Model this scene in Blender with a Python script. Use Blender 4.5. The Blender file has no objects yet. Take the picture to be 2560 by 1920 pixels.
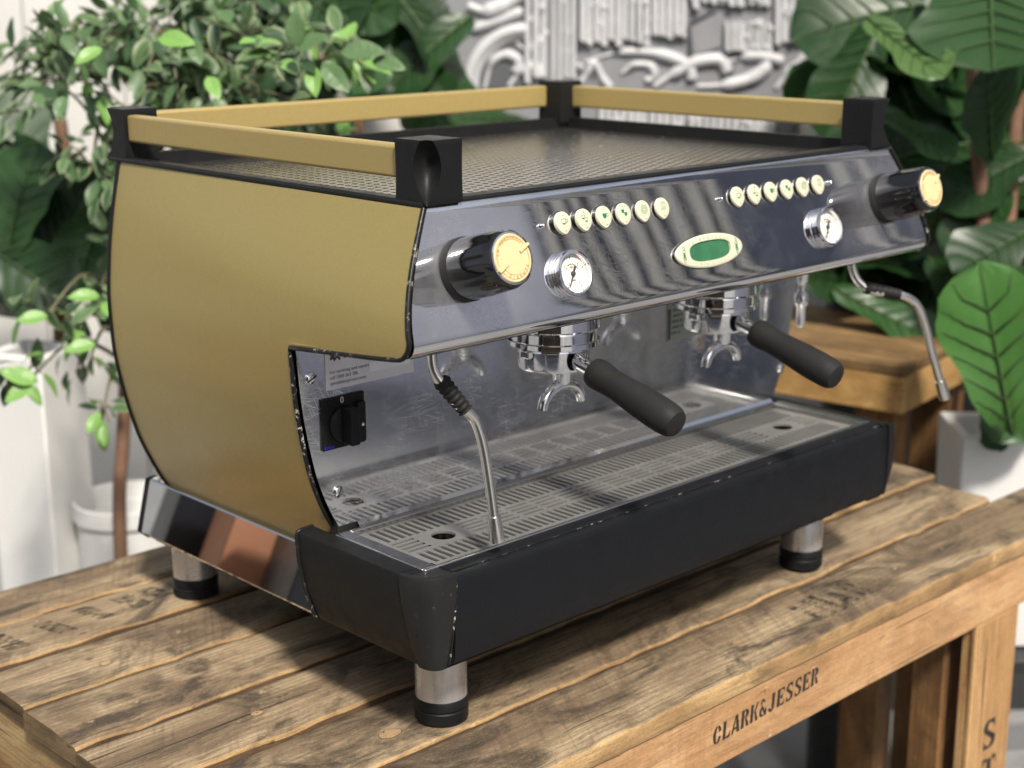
import bpy, bmesh, math, random
from mathutils import Vector, Matrix, noise
random.seed(7)
S = bpy.context.scene
R = math.radians
PI = math.pi

# ------------------------------------------------------------------ camera, world, sun
W0, H0, FPX = 2560, 1920, 3852.86
CX = Vector((0.7238, -0.6900, -0.0038)).normalized()
CF = Vector((0.6673, 0.7014, -0.2503)).normalized()
CX = (CX - CF*CX.dot(CF)).normalized()
CU = CX.cross(CF)
CP = Vector((-1.15978, -1.01848, 0.67213))
cam = bpy.data.cameras.new('camera')
co = bpy.data.objects.new('camera', cam)
S.collection.objects.link(co)
co.matrix_world = Matrix(((CX.x, CU.x, -CF.x, CP.x), (CX.y, CU.y, -CF.y, CP.y), (CX.z, CU.z, -CF.z, CP.z), (0, 0, 0, 1)))
cam.sensor_width = 36
cam.lens = FPX/W0*36
cam.clip_start = .05
cam.clip_end = 300
cam.dof.use_dof = True
cam.dof.focus_distance = 1.36
cam.dof.aperture_fstop = 5.0
S.camera = co

world = bpy.data.worlds.new('World')
S.world = world
world.use_nodes = True
wt = world.node_tree
for n in list(wt.nodes): wt.nodes.remove(n)
sky = wt.nodes.new('ShaderNodeTexSky')
sky.sky_type = 'NISHITA'
sky.sun_disc = False
SUN = Vector((-.28, -.60, .80)).normalized()
sky.sun_elevation = math.asin(SUN.z)
sky.sun_rotation = math.atan2(SUN.x, SUN.y)
sky.air_density = 1.0
sky.dust_density = 3.0
sky.ozone_density = 1.0
bg = wt.nodes.new('ShaderNodeBackground')
bg.inputs['Strength'].default_value = 0.092
wo = wt.nodes.new('ShaderNodeOutputWorld')
hs = wt.nodes.new('ShaderNodeHueSaturation')
hs.inputs['Saturation'].default_value = .45
wt.links.new(sky.outputs[0], hs.inputs['Color'])
wt.links.new(hs.outputs[0], bg.inputs[0])
wt.links.new(bg.outputs[0], wo.inputs[0])
sl = bpy.data.lights.new('sun', 'SUN')
sl.energy = 3.6
sl.angle = R(7)
sl.color = (1, .93, .82)
so = bpy.data.objects.new('sun', sl)
S.collection.objects.link(so)
so.rotation_euler = SUN.to_track_quat('Z', 'Y').to_euler()
so.location = SUN*6
S.view_settings.view_transform = 'Standard'
S.view_settings.look = 'None'
S.view_settings.exposure = 0.6
S.view_settings.gamma = 1.0
S.cycles.use_denoising = True
S.cycles.max_bounces = 8

def at(px, py, d):
    """point d metres in front of the camera plane, seen at pixel (px, py) of the 2560 x 1920 photograph"""
    return CP + (CX*((px - W0/2)/FPX) - CU*((py - H0/2)/FPX) + CF)*d

# ------------------------------------------------------------------ mesh helpers
class MB:
    def __init__(s):
        s.v = []; s.f = []; s.m = []
    def face(s, idx, m=0):
        s.f.append(tuple(idx)); s.m.append(m)
    def add(s, vs, fs, m=0, M=None):
        b = len(s.v)
        for p in vs:
            p = Vector(p)
            s.v.append(M @ p if M is not None else p)
        for f in fs: s.face([b + i for i in f], m)
    def box(s, x0, x1, y0, y1, z0, z1, m=0, M=None):
        s.add([(x, y, z) for z in (z0, z1) for y in (y0, y1) for x in (x0, x1)],
              [(0, 2, 3, 1), (4, 5, 7, 6), (0, 1, 5, 4), (2, 6, 7, 3), (0, 4, 6, 2), (1, 3, 7, 5)], m, M)
    def lathe(s, prof, n=32, M=None, m=0, cap0=True, cap1=True, lobe=None):
        vs = []; fs = []
        for r, h in prof:
            for k in range(n):
                a = 2*PI*k/n
                q = r*(lobe(a, h) if lobe else 1)
                vs.append((q*math.cos(a), q*math.sin(a), h))
        for i in range(len(prof) - 1):
            for k in range(n):
                k2 = (k + 1) % n
                fs.append((i*n + k, i*n + k2, (i + 1)*n + k2, (i + 1)*n + k))
        if cap0: fs.append(tuple(range(n))[::-1])
        if cap1: fs.append(tuple((len(prof) - 1)*n + k for k in range(n)))
        s.add(vs, fs, m, M)
    def tube(s, pts, r, n=14, m=0, caps=True):
        pts = [Vector(p) for p in pts]
        rs = r if isinstance(r, (list, tuple)) else [r]*len(pts)
        T = []
        for i in range(len(pts)):
            a = pts[max(0, i - 1)]; b = pts[min(len(pts) - 1, i + 1)]
            T.append((b - a).normalized())
        u = T[0].orthogonal().normalized()
        b0 = len(s.v)
        for i, p in enumerate(pts):
            u = (u - T[i]*u.dot(T[i])).normalized()
            w = T[i].cross(u)
            for k in range(n):
                a = 2*PI*k/n
                s.v.append(p + (u*math.cos(a) + w*math.sin(a))*rs[i])
        for i in range(len(pts) - 1):
            for k in range(n):
                k2 = (k + 1) % n
                s.face((b0 + i*n + k, b0 + i*n + k2, b0 + (i + 1)*n + k2, b0 + (i + 1)*n + k), m)
        if caps:
            s.face([b0 + k for k in range(n)][::-1], m)
            s.face([b0 + (len(pts) - 1)*n + k for k in range(n)], m)
    def grid(s, fn, nu, nv, m=0, flip=False):
        b = len(s.v)
        for j in range(nv + 1):
            for i in range(nu + 1):
                s.v.append(Vector(fn(i/nu, j/nv)))
        for j in range(nv):
            for i in range(nu):
                q = (b + j*(nu + 1) + i, b + j*(nu + 1) + i + 1, b + (j + 1)*(nu + 1) + i + 1, b + (j + 1)*(nu + 1) + i)
                s.face(q[::-1] if flip else q, m)
    def prism(s, poly, f, h0, h1, m=0):
        """poly: 2-D outline; f(a, b, h) -> point"""
        n = len(poly); b = len(s.v)
        for h in (h0, h1):
            for a, c in poly: s.v.append(Vector(f(a, c, h)))
        for k in range(n):
            k2 = (k + 1) % n
            s.face((b + k, b + k2, b + n + k2, b + n + k), m)
        s.face([b + k for k in range(n)][::-1], m)
        s.face([b + n + k for k in range(n)], m)

def setp(o, label=None, cat=None, group=None, kind=None):
    if label: o['label'] = label
    if cat: o['category'] = cat
    if group: o['group'] = group
    if kind: o['kind'] = kind
    return o

def obj(name, mb, mats, parent=None, smooth=35, bevel=0, seg=2, label=None, fix=True):
    me = bpy.data.meshes.new(name)
    me.from_pydata([tuple(v) for v in mb.v], [], mb.f)
    if not isinstance(mats, (list, tuple)): mats = [mats]
    for m in mats: me.materials.append(m)
    me.polygons.foreach_set('material_index', mb.m)
    if fix:
        bm = bmesh.new(); bm.from_mesh(me)
        bmesh.ops.recalc_face_normals(bm, faces=bm.faces)
        bm.to_mesh(me); bm.free()
    if smooth:
        me.polygons.foreach_set('use_smooth', [True]*len(me.polygons))
        me.set_sharp_from_angle(angle=R(smooth))
    me.update()
    o = bpy.data.objects.new(name, me)
    S.collection.objects.link(o)
    if parent is not None: join(o, parent)
    if bevel:
        b = o.modifiers.new('bevel', 'BEVEL')
        b.width = bevel; b.segments = seg; b.limit_method = 'ANGLE'; b.angle_limit = R(40)
        b.harden_normals = False
    if label: o['label'] = label
    return o

WORLD = {}
def wm(o):
    return WORLD.get(o.name, Matrix.Identity(4))
def join(o, parent):
    o.parent = parent
    o.matrix_parent_inverse = wm(parent).inverted()

def thing(name, label, cat, loc, group=None):
    o = bpy.data.objects.new(name, None)
    S.collection.objects.link(o)
    o.location = loc
    o.empty_display_size = .05
    WORLD[o.name] = Matrix.Translation(loc)
    return setp(o, label, cat, group)

def text_mesh(body, size, M, mb, depth=.0002, m=0, align='CENTER', bold=0.0):
    cu = bpy.data.curves.new('t', 'FONT')
    cu.body = body; cu.size = size; cu.extrude = depth; cu.align_x = align; cu.align_y = 'CENTER'
    cu.resolution_u = 3; cu.offset = bold
    o = bpy.data.objects.new('t', cu)
    S.collection.objects.link(o)
    me = bpy.data.meshes.new_from_object(o.evaluated_get(bpy.context.evaluated_depsgraph_get()))
    mb.add([v.co.copy() for v in me.vertices], [tuple(p.vertices) for p in me.polygons], m, M)
    bpy.data.objects.remove(o); bpy.data.curves.remove(cu); bpy.data.meshes.remove(me)

def arc_text(body, size, rx, ry, a0, a1, M, mb, m=0, flip=False):
    n = len(body)
    for i, c in enumerate(body):
        if c == ' ': continue
        a = a0 + (a1 - a0)*(i/(n - 1))
        x, y = rx*math.cos(a), ry*math.sin(a)
        tx, ty = -rx*math.sin(a), ry*math.cos(a)
        ang = math.atan2(ty, tx) + (PI if not flip else 0)
        text_mesh(c, size, M @ Matrix.Translation((x, y, 0)) @ Matrix.Rotation(ang, 4, 'Z'), mb, .0002, m)

# ------------------------------------------------------------------ materials
class NT:
    def __init__(s, name):
        s.mat = bpy.data.materials.new(name); s.mat.use_nodes = True
        s.t = s.mat.node_tree
        for n in list(s.t.nodes): s.t.nodes.remove(n)
        s.out = s.n('ShaderNodeOutputMaterial')
        s.b = s.n('ShaderNodeBsdfPrincipled')
        s.l(s.b.outputs[0], s.out.inputs[0])
        s.tc = s.n('ShaderNodeTexCoord')
        s.co = s.tc.outputs['Object']
    def n(s, ty, **k):
        n = s.t.nodes.new(ty)
        for a, v in k.items(): setattr(n, a, v)
        return n
    def l(s, a, b): s.t.links.new(a, b)
    def put(s, sock, v):
        if hasattr(v, 'is_linked') or hasattr(v, 'links'): s.l(v, sock)
        else: sock.default_value = v
    def map(s, scale=(1, 1, 1), rot=(0, 0, 0), loc=(0, 0, 0), src=None):
        m = s.n('ShaderNodeMapping')
        s.l(src or s.co, m.inputs[0])
        s.put(m.inputs['Scale'], scale); s.put(m.inputs['Rotation'], rot); s.put(m.inputs['Location'], loc)
        return m.outputs[0]
    def noise(s, vec, scale, detail=4, rough=.55, dist=0, col=False):
        n = s.n('ShaderNodeTexNoise')
        s.l(vec, n.inputs['Vector'])
        n.inputs['Scale'].default_value = scale; n.inputs['Detail'].default_value = detail
        n.inputs['Roughness'].default_value = rough; n.inputs['Distortion'].default_value = dist
        return n.outputs[1 if col else 0]
    def ramp(s, fac, stops):
        r = s.n('ShaderNodeValToRGB')
        s.l(fac, r.inputs[0])
        e = r.color_ramp.elements
        while len(e) < len(stops): e.new(.5)
        for el, (p, c) in zip(e, stops):
            el.position = p
            el.color = (c, c, c, 1) if not isinstance(c, (tuple, list)) else (*c, 1)
        return r.outputs[0]
    def mix(s, fac, a, b, mode='MIX'):
        n = s.n('ShaderNodeMix', data_type='RGBA', blend_type=mode)
        s.put(n.inputs[0], fac)
        for k, v in ((6, a), (7, b)):
            if isinstance(v, (tuple, list)): v = (*v, 1) if len(v) == 3 else v
            s.put(n.inputs[k], v)
        return n.outputs[2]
    def math(s, op, a, b=0.0, clamp=False):
        n = s.n('ShaderNodeMath', operation=op, use_clamp=clamp)
        s.put(n.inputs[0], a); s.put(n.inputs[1], b)
        return n.outputs[0]
    def bump(s, h, strength=.3, dist=.001, normal=None):
        n = s.n('ShaderNodeBump')
        n.inputs['Strength'].default_value = strength; n.inputs['Distance'].default_value = dist
        s.l(h, n.inputs['Height'])
        if normal is not None: s.l(normal, n.inputs['Normal'])
        return n.outputs[0]
    def set(s, **k):
        names = dict(col='Base Color', rough='Roughness', metal='Metallic', nor='Normal', spec='Specular IOR Level', coat='Coat Weight', coatr='Coat Roughness', trans='Transmission Weight', aniso='Anisotropic', ior='IOR', alpha='Alpha', sub='Subsurface Weight', emit='Emission Color', emits='Emission Strength')
        for a, v in k.items():
            if isinstance(v, (tuple, list)) and len(v) == 3: v = (*v, 1)
            s.put(s.b.inputs[names[a]], v)
        return s.mat

def plain(name, col, rough=.5, metal=0, var=.15, vscale=40, bump=0, bscale=300, **k):
    t = NT(name)
    c = t.mix(t.noise(t.co, vscale, 4), tuple(x*(1 - var) for x in col), tuple(min(1, x*(1 + var)) for x in col))
    rr = t.ramp(t.noise(t.co, vscale*1.7, 3), [(.3, max(.02, rough*.85)), (.7, min(1, rough*1.15))])
    if bump:
        t.set(nor=t.bump(t.noise(t.co, bscale, 3), bump, .0006))
    return t.set(col=c, rough=rr, metal=metal, **k)

def scratched(name, col, rough, amount, wave=.0, wscale=9, smear=.3, haze=0.0, scuffs=()):
    """polished sheet steel: fine scratches in many directions, faint smears, slight waviness of the sheet"""
    t = NT(name)
    sc = None
    for i, a in enumerate((.35, 1.1, 1.9, 2.6, -.2, .8, 2.2)):
        v = t.map((1300, 26, 26), (0, 0, 0), (i*7.7, i*2.9, i*5.1), src=t.map((1, 1, 1), (a, a*.7, a*1.3)))
        q = t.ramp(t.noise(v, 1, 2, .5), [(.60, 0), (.72, .75)])
        sc = q if sc is None else t.mix(1.0, sc, q, 'ADD')
    patch = t.ramp(t.noise(t.co, 13, 4, .6), [(.45, .10), (.70, 1)])
    sc = t.math('MULTIPLY', t.math('MULTIPLY', sc, patch), amount)
    sm = t.ramp(t.noise(t.map((1, 1, 1), (.3, .2, .5)), 22, 5, .65, .6), [(.45, 0), (.8, 1)])
    rr = t.math('ADD', t.math('ADD', rough, t.math('MULTIPLY', sm, smear*.25)), t.math('MULTIPLY', sc, .35), True)
    c = t.mix(t.math('MULTIPLY', sc, .8, True), col, (.95, .95, .95))
    h = t.math('MULTIPLY', sc, .6)
    nor = t.bump(h, .03, .0003)
    if wave:
        nor = t.bump(t.noise(t.co, wscale, 2, .4), wave, .01, nor)
    t.set(col=c, rough=rr, metal=1.0, nor=nor)
    for p in scuffs:      # rubbed rings round the knobs
        d = t.n('ShaderNodeVectorMath', operation='DISTANCE'); t.l(t.co, d.inputs[0]); d.inputs[1].default_value = p
        k = t.math('MULTIPLY', t.ramp(t.math('MULTIPLY', d.outputs['Value'], 8.0), [(.28, 1), (.95, 0)]), t.ramp(t.noise(t.co, 30, 5, .65), [(.3, .5), (.7, 1)]))
        sm = t.math('ADD', sm, t.math('MULTIPLY', k, 3.2))
    if haze:
        g = t.n('ShaderNodeBsdfAnisotropic'); g.inputs['Color'].default_value = (.80, .80, .84, 1); g.inputs['Roughness'].default_value = .55
        mx = t.n('ShaderNodeMixShader')
        t.l(t.math('ADD', haze*.15, t.math('MULTIPLY', t.math('ADD', sm, t.math('MULTIPLY', sc, 1.2)), haze), True), mx.inputs[0])
        t.l(t.b.outputs[0], mx.inputs[1]); t.l(g.outputs[0], mx.inputs[2]); t.l(mx.outputs[0], t.out.inputs[0])
    return t.mat

def worn(name, col, wear, rough, thr=.66, grain=.35, metal=0, gscale=900):
    """dark moulded plastic or paint with pale rubbed specks"""
    t = NT(name)
    n = t.noise(t.co, 130, 5, .7)
    big = t.ramp(t.noise(t.co, 14, 3), [(.4, 0), (.7, 1)])
    k = t.math('MULTIPLY', t.ramp(n, [(thr, 0), (thr + .05, 1)]), big)
    dust = t.ramp(t.noise(t.co, 45, 6, .7), [(.45, 0), (.95, .22)])
    base = t.mix(dust, col, tuple(x*2.0 + .006 for x in col))
    return t.set(col=t.mix(k, base, wear), rough=t.ramp(t.noise(t.co, 60, 4), [(.3, rough*.8), (.75, rough*1.25)]), metal=metal,
                 nor=t.bump(t.noise(t.co, gscale, 2), grain, .0004), spec=.2)

def wood(name, base, light, dark, stain=.5, axis=0, saw=.5, rough=.65, fine=1.0, stretch=1.0, rings=.35):
    t = NT(name)
    oi = t.n('ShaderNodeObjectInfo')
    off = t.n('ShaderNodeCombineXYZ')
    for i, k in enumerate((7.3, 13.1, 5.7)):
        t.l(t.math('MULTIPLY', oi.outputs['Random'], k), off.inputs[i])
    add = t.n('ShaderNodeVectorMath', operation='ADD')
    t.l(t.co, add.inputs[0]); t.l(off.outputs[0], add.inputs[1])
    P = add.outputs[0]
    def sc(along, across):
        v = [across]*3; v[axis] = along*stretch; return tuple(v)
    g1 = t.noise(t.map(sc(3, 95), src=P), 1, 6, .6, .6)
    g2 = t.noise(t.map(sc(14, 620*fine), src=P), 1, 4, .7, .3)
    ring = t.n('ShaderNodeTexWave', wave_type='BANDS', bands_direction='Y' if axis != 1 else 'X')
    t.l(t.map(sc(1.2, 26), src=P), ring.inputs['Vector'])
    ring.inputs['Scale'].default_value = 1.6; ring.inputs['Distortion'].default_value = 7; ring.inputs['Detail'].default_value = 3
    blot = t.noise(t.map(sc(4, 10), src=P), 1, 7, .68, .9)
    st = t.noise(t.map(sc(5.5, 13), loc=(3, 8, 1), src=P), 1, 8, .72, 1.4)
    c = t.mix(t.ramp(g1, [(.3, 0), (.7, 1)]), dark, base)
    c = t.mix(t.math('MULTIPLY', t.ramp(blot, [(.42, 0), (.62, 1)]), .85), c, light)
    c = t.mix(t.math('MULTIPLY', t.ramp(ring.outputs[0], [(.2, 1), (.6, 0)]), rings), c, dark)
    c = t.mix(t.math('MULTIPLY', t.ramp(g2, [(.36, 1), (.50, 0)]), .60), c, tuple(x*.45 for x in base))
    if stain:
        c = t.mix(t.math('MULTIPLY', t.ramp(st, [(.47, 0), (.62, 1)]), stain), c, tuple(x*.22 + .012 for x in dark))
        sp = t.noise(t.map(sc(40, 70), src=P), 1, 3, .6)
        c = t.mix(t.math('MULTIPLY', t.ramp(sp, [(.70, 0), (.75, 1)]), .6), c, tuple(min(1, x*1.25) for x in light))
        sp2 = t.noise(t.map(sc(26, 60), loc=(9, 2, 4), src=P), 1, 3, .6)
        c = t.mix(t.math('MULTIPLY', t.ramp(sp2, [(.68, 0), (.74, 1)]), .7), c, tuple(x*.3 for x in dark))
    crk = t.ramp(t.noise(t.map(sc(2.2, 120), loc=(2, 2, 7), src=P), 1, 2, .5), [(.695, 0), (.71, 1)])
    c = t.mix(t.math('MULTIPLY', crk, .85), c, tuple(x*.16 for x in dark))
    pit = t.noise(t.map(sc(260, 760), src=P), 1, 4, .75)
    c = t.mix(t.math('MULTIPLY', t.ramp(pit, [(.34, 1), (.50, 0)]), .42), c, tuple(x*.30 for x in base))
    c = t.mix(t.math('MULTIPLY', t.ramp(pit, [(.56, 0), (.70, 1)]), .30), c, tuple(min(1, x*1.25) for x in light))
    h = t.math('SUBTRACT', t.math('ADD', t.math('ADD', t.math('MULTIPLY', g2, .5), t.math('MULTIPLY', pit, .5)), t.math('MULTIPLY', g1, .5)), t.math('MULTIPLY', crk, .8))
    if saw:
        rot = [0, 0, 0]; rot[2 if axis != 2 else 0] = .55
        w = t.n('ShaderNodeTexNoise'); w.inputs['Scale'].default_value = 1; w.inputs['Detail'].default_value = 2
        t.l(t.map(sc(190, 9), (0, 0, 0), src=t.map((1, 1, 1), tuple(rot), src=P)), w.inputs['Vector'])
        msk = t.math('MULTIPLY', t.ramp(t.noise(t.map(sc(4, 6), loc=(1, 5, 2), src=P), 1, 3), [(.42, 0), (.62, 1)]), saw)
        c = t.mix(t.math('MULTIPLY', t.math('MULTIPLY', t.ramp(w.outputs[0], [(.36, 1), (.50, 0)]), msk), .75), c, tuple(x*.4 for x in dark))
        h = t.math('ADD', h, t.math('MULTIPLY', w.outputs[0], t.math('MULTIPLY', msk, .5)))
    return t.set(col=c, rough=t.ramp(g1, [(.3, rough*.85), (.8, min(1, rough*1.2))]), nor=t.bump(h, .5, .0012), spec=.3)

gold = NT('gold_paint')
_f = gold.noise(gold.co, 1700, 2, .5)
_g = gold.noise(gold.co, 5, 3)
_c = gold.mix(gold.ramp(_f, [(.35, 0), (.7, 1)]), (.40, .310, .105), (.51, .395, .145))
_c = gold.mix(gold.math('MULTIPLY', gold.ramp(gold.noise(gold.co, 95, 4, .6), [(.76, 0), (.79, 1)]), .5), _c, (.72, .62, .36))
_c = gold.mix(gold.math('MULTIPLY', gold.ramp(gold.noise(gold.map((1, 1, 1), (0, 0, 0), (4, 4, 4)), 70, 4, .6), [(.80, 0), (.82, 1)]), .8), _c, (.05, .04, .02))
GOLD = gold.set(col=_c, metal=.55, rough=gold.ramp(_g, [(.3, .30), (.7, .40)]), nor=gold.bump(_f, .10, .0004), coat=.25, coatr=gold.ramp(gold.noise(gold.co, 9, 5, .65), [(.3, .22), (.75, .34)]))
RAILG = plain('gold_rail_paint', (.43, .325, .125), .42, .35, .10, 300, .08, 900)
BLACK = worn('black_textured_plastic', (.010, .0105, .011), (.45, .44, .40), .45, .74, .28)
BLACKF = worn('black_satin_paint', (.0075, .0083, .0105), (.35, .35, .33), .44, .79, .22)
TRIM = worn('chipped_black_edge', (.012, .012, .012), (.62, .60, .52), .35, .56, .2)
RUBBER = worn('black_rubber', (.017, .017, .017), (.10, .09, .07), .62, .75, .3)
GLOSS = plain('glossy_black_bakelite', (.006, .006, .007), .10, 0, .2, 30, coat=.5, coatr=.06)
CHROME = scratched('scratched_polished_steel', (.76, .765, .80), .010, .30, .16, 2.8, .02, .10, [(-.3115, -.069, .441), (.3115, -.069, .441)])
SPLASH = scratched('scuffed_polished_steel', (.76, .765, .79), .055, .8, .04, 6, .15, .33)
BASECH = scratched('polished_base_steel', (.78, .78, .78), .02, .12, .02, 5, .05)
MIRROR = scratched('bright_chrome', (.78, .78, .80), .035, .08, 0, 9, .05)
STEEL = plain('brushed_steel', (.42, .415, .40), .24, .97, .10, 60, .06, 500)
GRATE = plain('stained_grate_steel', (.41, .405, .39), .45, .75, .20, 25, .1, 300)
FOOTM = plain('brushed_foot_steel', (.60, .61, .63), .28, .72, .03, 30)
WANDM = plain('steam_wand_steel', (.80, .77, .72), .24, 1.0, .12, 60)
CAVITY = plain('cavity_shade', (.012, .012, .011), .7)  # near-black colour holds the shade inside gaps, holes and the basin
CREAM = plain('cream_enamel', (.60, .58, .44), .28, 0, .05, 60, coat=.4, coatr=.1)
CAPC = plain('yellowed_cream_cap', (.66, .54, .30), .34, 0, .06, 120)
CAPW = plain('worn_brown_lettering', (.42, .22, .07), .5, 0, .3, 300)
GREENP = plain('green_print', (.02, .17, .07), .4, 0, .1, 60)
PALEG = plain('pale_green_print', (.34, .46, .30), .4, 0, .1, 60)
DARKP = plain('dark_grey_print', (.05, .05, .05), .5)
WHITEP = plain('white_print', (.8, .8, .8), .5)
BLUEP = plain('blue_print', (.03, .02, .5), .5)
REDP = plain('red_print', (.5, .05, .04), .5)
DIAL = plain('white_dial', (.74, .73, .66), .4, 0, .05)
STICK = plain('pale_sticker', (.74, .74, .80), .45, 0, .05, 90)
STICKW = plain('white_sticker_box', (.86, .87, .92), .45, 0, .04, 90)
GREYP = plain('grey_print', (.22, .21, .25), .5)
PLATE = plain('rating_plate_metal', (.36, .40, .34), .4, .3, .15, 200)
_t = NT('green_display_glass')
SCREEN = _t.set(col=_t.mix(_t.noise(_t.co, 60, 3, .5, 1.), (.014, .095, .042), (.06, .20, .10)), rough=.12, coat=.6, coatr=.05)
_t = NT('gauge_glass')
GLASS = _t.set(col=(1, 1, 1), rough=.02, trans=1.0, ior=1.3)

WTOP = wood('weathered_plank_top', (.250, .178, .108), (.45, .345, .215), (.125, .088, .060), .90, 0, .40)
WEDGE = wood('fresh_plank_edge', (.39, .245, .112), (.52, .35, .17), (.22, .13, .06), .6, 0, .12, .6)
WGAP = wood('gap_shade_plank_side', (.10, .058, .03), (.16, .10, .05), (.05, .03, .018), .4, 0, .1)  # dark tone puts gap shade on plank sides below the fresh chamfer
WSTRIPE = wood('striped_end_board', (.40, .26, .12), (.56, .40, .20), (.22, .12, .05), .2, 1, .1, .65, .5, 1, .7)
WEND = wood('plank_end_grain', (.24, .165, .085), (.34, .24, .12), (.11, .07, .035), .5, 1, .2)
WAPR = wood('orange_pine_board', (.56, .325, .16), (.66, .42, .22), (.40, .21, .09), .28, 0, .22, .6, 1, 1, .25)
WLEG = wood('pine_leg_board', (.52, .305, .135), (.62, .39, .185), (.36, .19, .075), .18, 2, .15, .6)
WPOST = wood('brown_rough_post', (.23, .115, .04), (.33, .18, .07), (.10, .05, .02), .5, 2, .2)
WSTOOL = wood('honey_stand_board', (.52, .31, .115), (.60, .38, .155), (.34, .19, .065), .2, 1, .15, .5)
WSTAND = wood('brown_stand_plank', (.22, .135, .055), (.33, .21, .095), (.11, .065, .03), .5, 1, .2, .55)
_t = NT('black_stencil_ink')
INK = _t.set(col=(.026, .022, .02), rough=.65, alpha=_t.ramp(_t.noise(_t.map((70, 70, 260)), 1, 5, .7), [(.30, .25), (.44, 1)]))
_t = NT('faded_ink')
_a = _t.ramp(_t.noise(_t.map((60, 160, 60)), 1, 5, .65), [(.44, 0), (.68, .62)])
FADED = _t.set(col=(.03, .028, .026), rough=.7, alpha=_a)
# ------------------------------------------------------------------ wooden bench
def ip(tab, x):
    if x <= tab[0][0]: return tab[0][1]
    for (a, p), (b, q) in zip(tab, tab[1:]):
        if x <= b: return p + (q - p)*(x - a)/(b - a)
    return tab[-1][1]

bench = thing('workbench', 'weathered timber bench of wide planks under the espresso machine, with a stencilled front board', 'bench', (.07, .22, -.80))
PL = [(-.1425, -.0365, -.580, .765, .0), (-.0300, .0690, -.576, .672, -.0015), (.0755, .1755, -.573, .708, .001), (.1855, .2880, -.567, .662, 0.), (.2955, .3925, -.563, .69, -.001), (.3990, .4940, -.565, .70, .001), (.5000, .593, -.57, .69, 0.)]
TH = .021
for k, (y0, y1, x0, x1, dz) in enumerate(PL):
    y1 -= .0022
    mb = MB()
    nx = 110
    prof = [(.0010, -TH), (0, -.0031), (.0022, -.0007), (.0075, 0), (.5, 0), (-.008, 0), (-.0025, -.0006), (0, -.0035), (0, -TH)]
    rows = []
    for i in range(nx + 1):
        x = x0 + (x1 - x0)*i/nx
        a = noise.noise((x*3.1, k*7.7, .3))*.0009 + noise.noise((x*17, k*3.3, 1.3))*.0012 + noise.noise((x*60, k, 5))*.0006
        b = noise.noise((x*2.7, k*5.1, 9.3))*.0014 + noise.noise((x*15, k*2.9, 4.1))*.0012
        xe = x
        row = []
        for j, (q, z) in enumerate(prof):
            yy = y0 + a + q if j < 4 else (y1 + b + q if j > 4 else (y0 + y1)/2)
            zz = z + dz
            if j in (1, 2, 3):
                zz += min(0, noise.noise((x*23, k*4.4, 2))*.004 - .0006) + (min(0, noise.noise((x*6.1, k*8.2, 5)))*.0025 if j == 1 else 0)
            if j in (3, 4, 5): zz += noise.noise((x*9, yy*30, k))*.0006
            xx = xe
            if i in (0, nx):
                xx += noise.noise((yy*40, k, i))*.004
            row.append(Vector((xx, yy, zz)))
        rows.append(row)
    b = 0
    for row in rows: mb.v += row
    m = len(prof)
    for i in range(nx):
        for j in range(m - 1):
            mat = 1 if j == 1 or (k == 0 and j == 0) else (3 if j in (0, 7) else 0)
            mb.face((i*m + j, (i + 1)*m + j, (i + 1)*m + j + 1, i*m + j + 1), mat)
        mb.face((i*m, i*m + m - 1, (i + 1)*m + m - 1, (i + 1)*m), 0)
    mb.face(range(m), 2)
    mb.face([nx*m + j for j in range(m)][::-1], 2)
    o = obj('plank', mb, [WTOP, WEDGE, WEND, WGAP], bench, 50)
    if k == 0: o['label'] = 'front plank with dark saw marks and faded stencil letters'
# aprons and legs
mb = MB(); mb.box(-.560, .700, -.139, -.121, -.0925, -TH - .0015)
obj('front_board', mb, WAPR, bench, 30, .0015, label='orange front board stencilled in black')
mb = MB(); mb.box(-.560, .70, .560, .578, -.0925, -TH - .0015); obj('rear_board', mb, WAPR, bench, 30, .0015)
mb = MB(); mb.box(-.56, -.54, -.1205, .5595, -.115, -TH - .0015); obj('end_board', mb, WSTRIPE, bench, 30, .0015)
mb = MB(); mb.box(.675, .695, -.1205, .5595, -.0925, -TH - .0015); obj('end_board', mb, WEND, bench, 30, .0015)
for (xa, xb) in ((.466, .567), (-.535, -.434)):
    mb = MB(); mb.box(xa, xb, -.1385, -.118, -.80, -.0930); obj('leg', mb, WLEG, bench, 30, .002)
    mb = MB(); mb.box(xa - .001, xa + .05, -.0975, -.052, -.80, -.0235); obj('leg', mb, WPOST, bench, 30, .002)
    mb = MB(); mb.box(xa, xb, .50, .5595, -.80, -.0235); obj('leg', mb, WLEG, bench, 30, .002)

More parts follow.
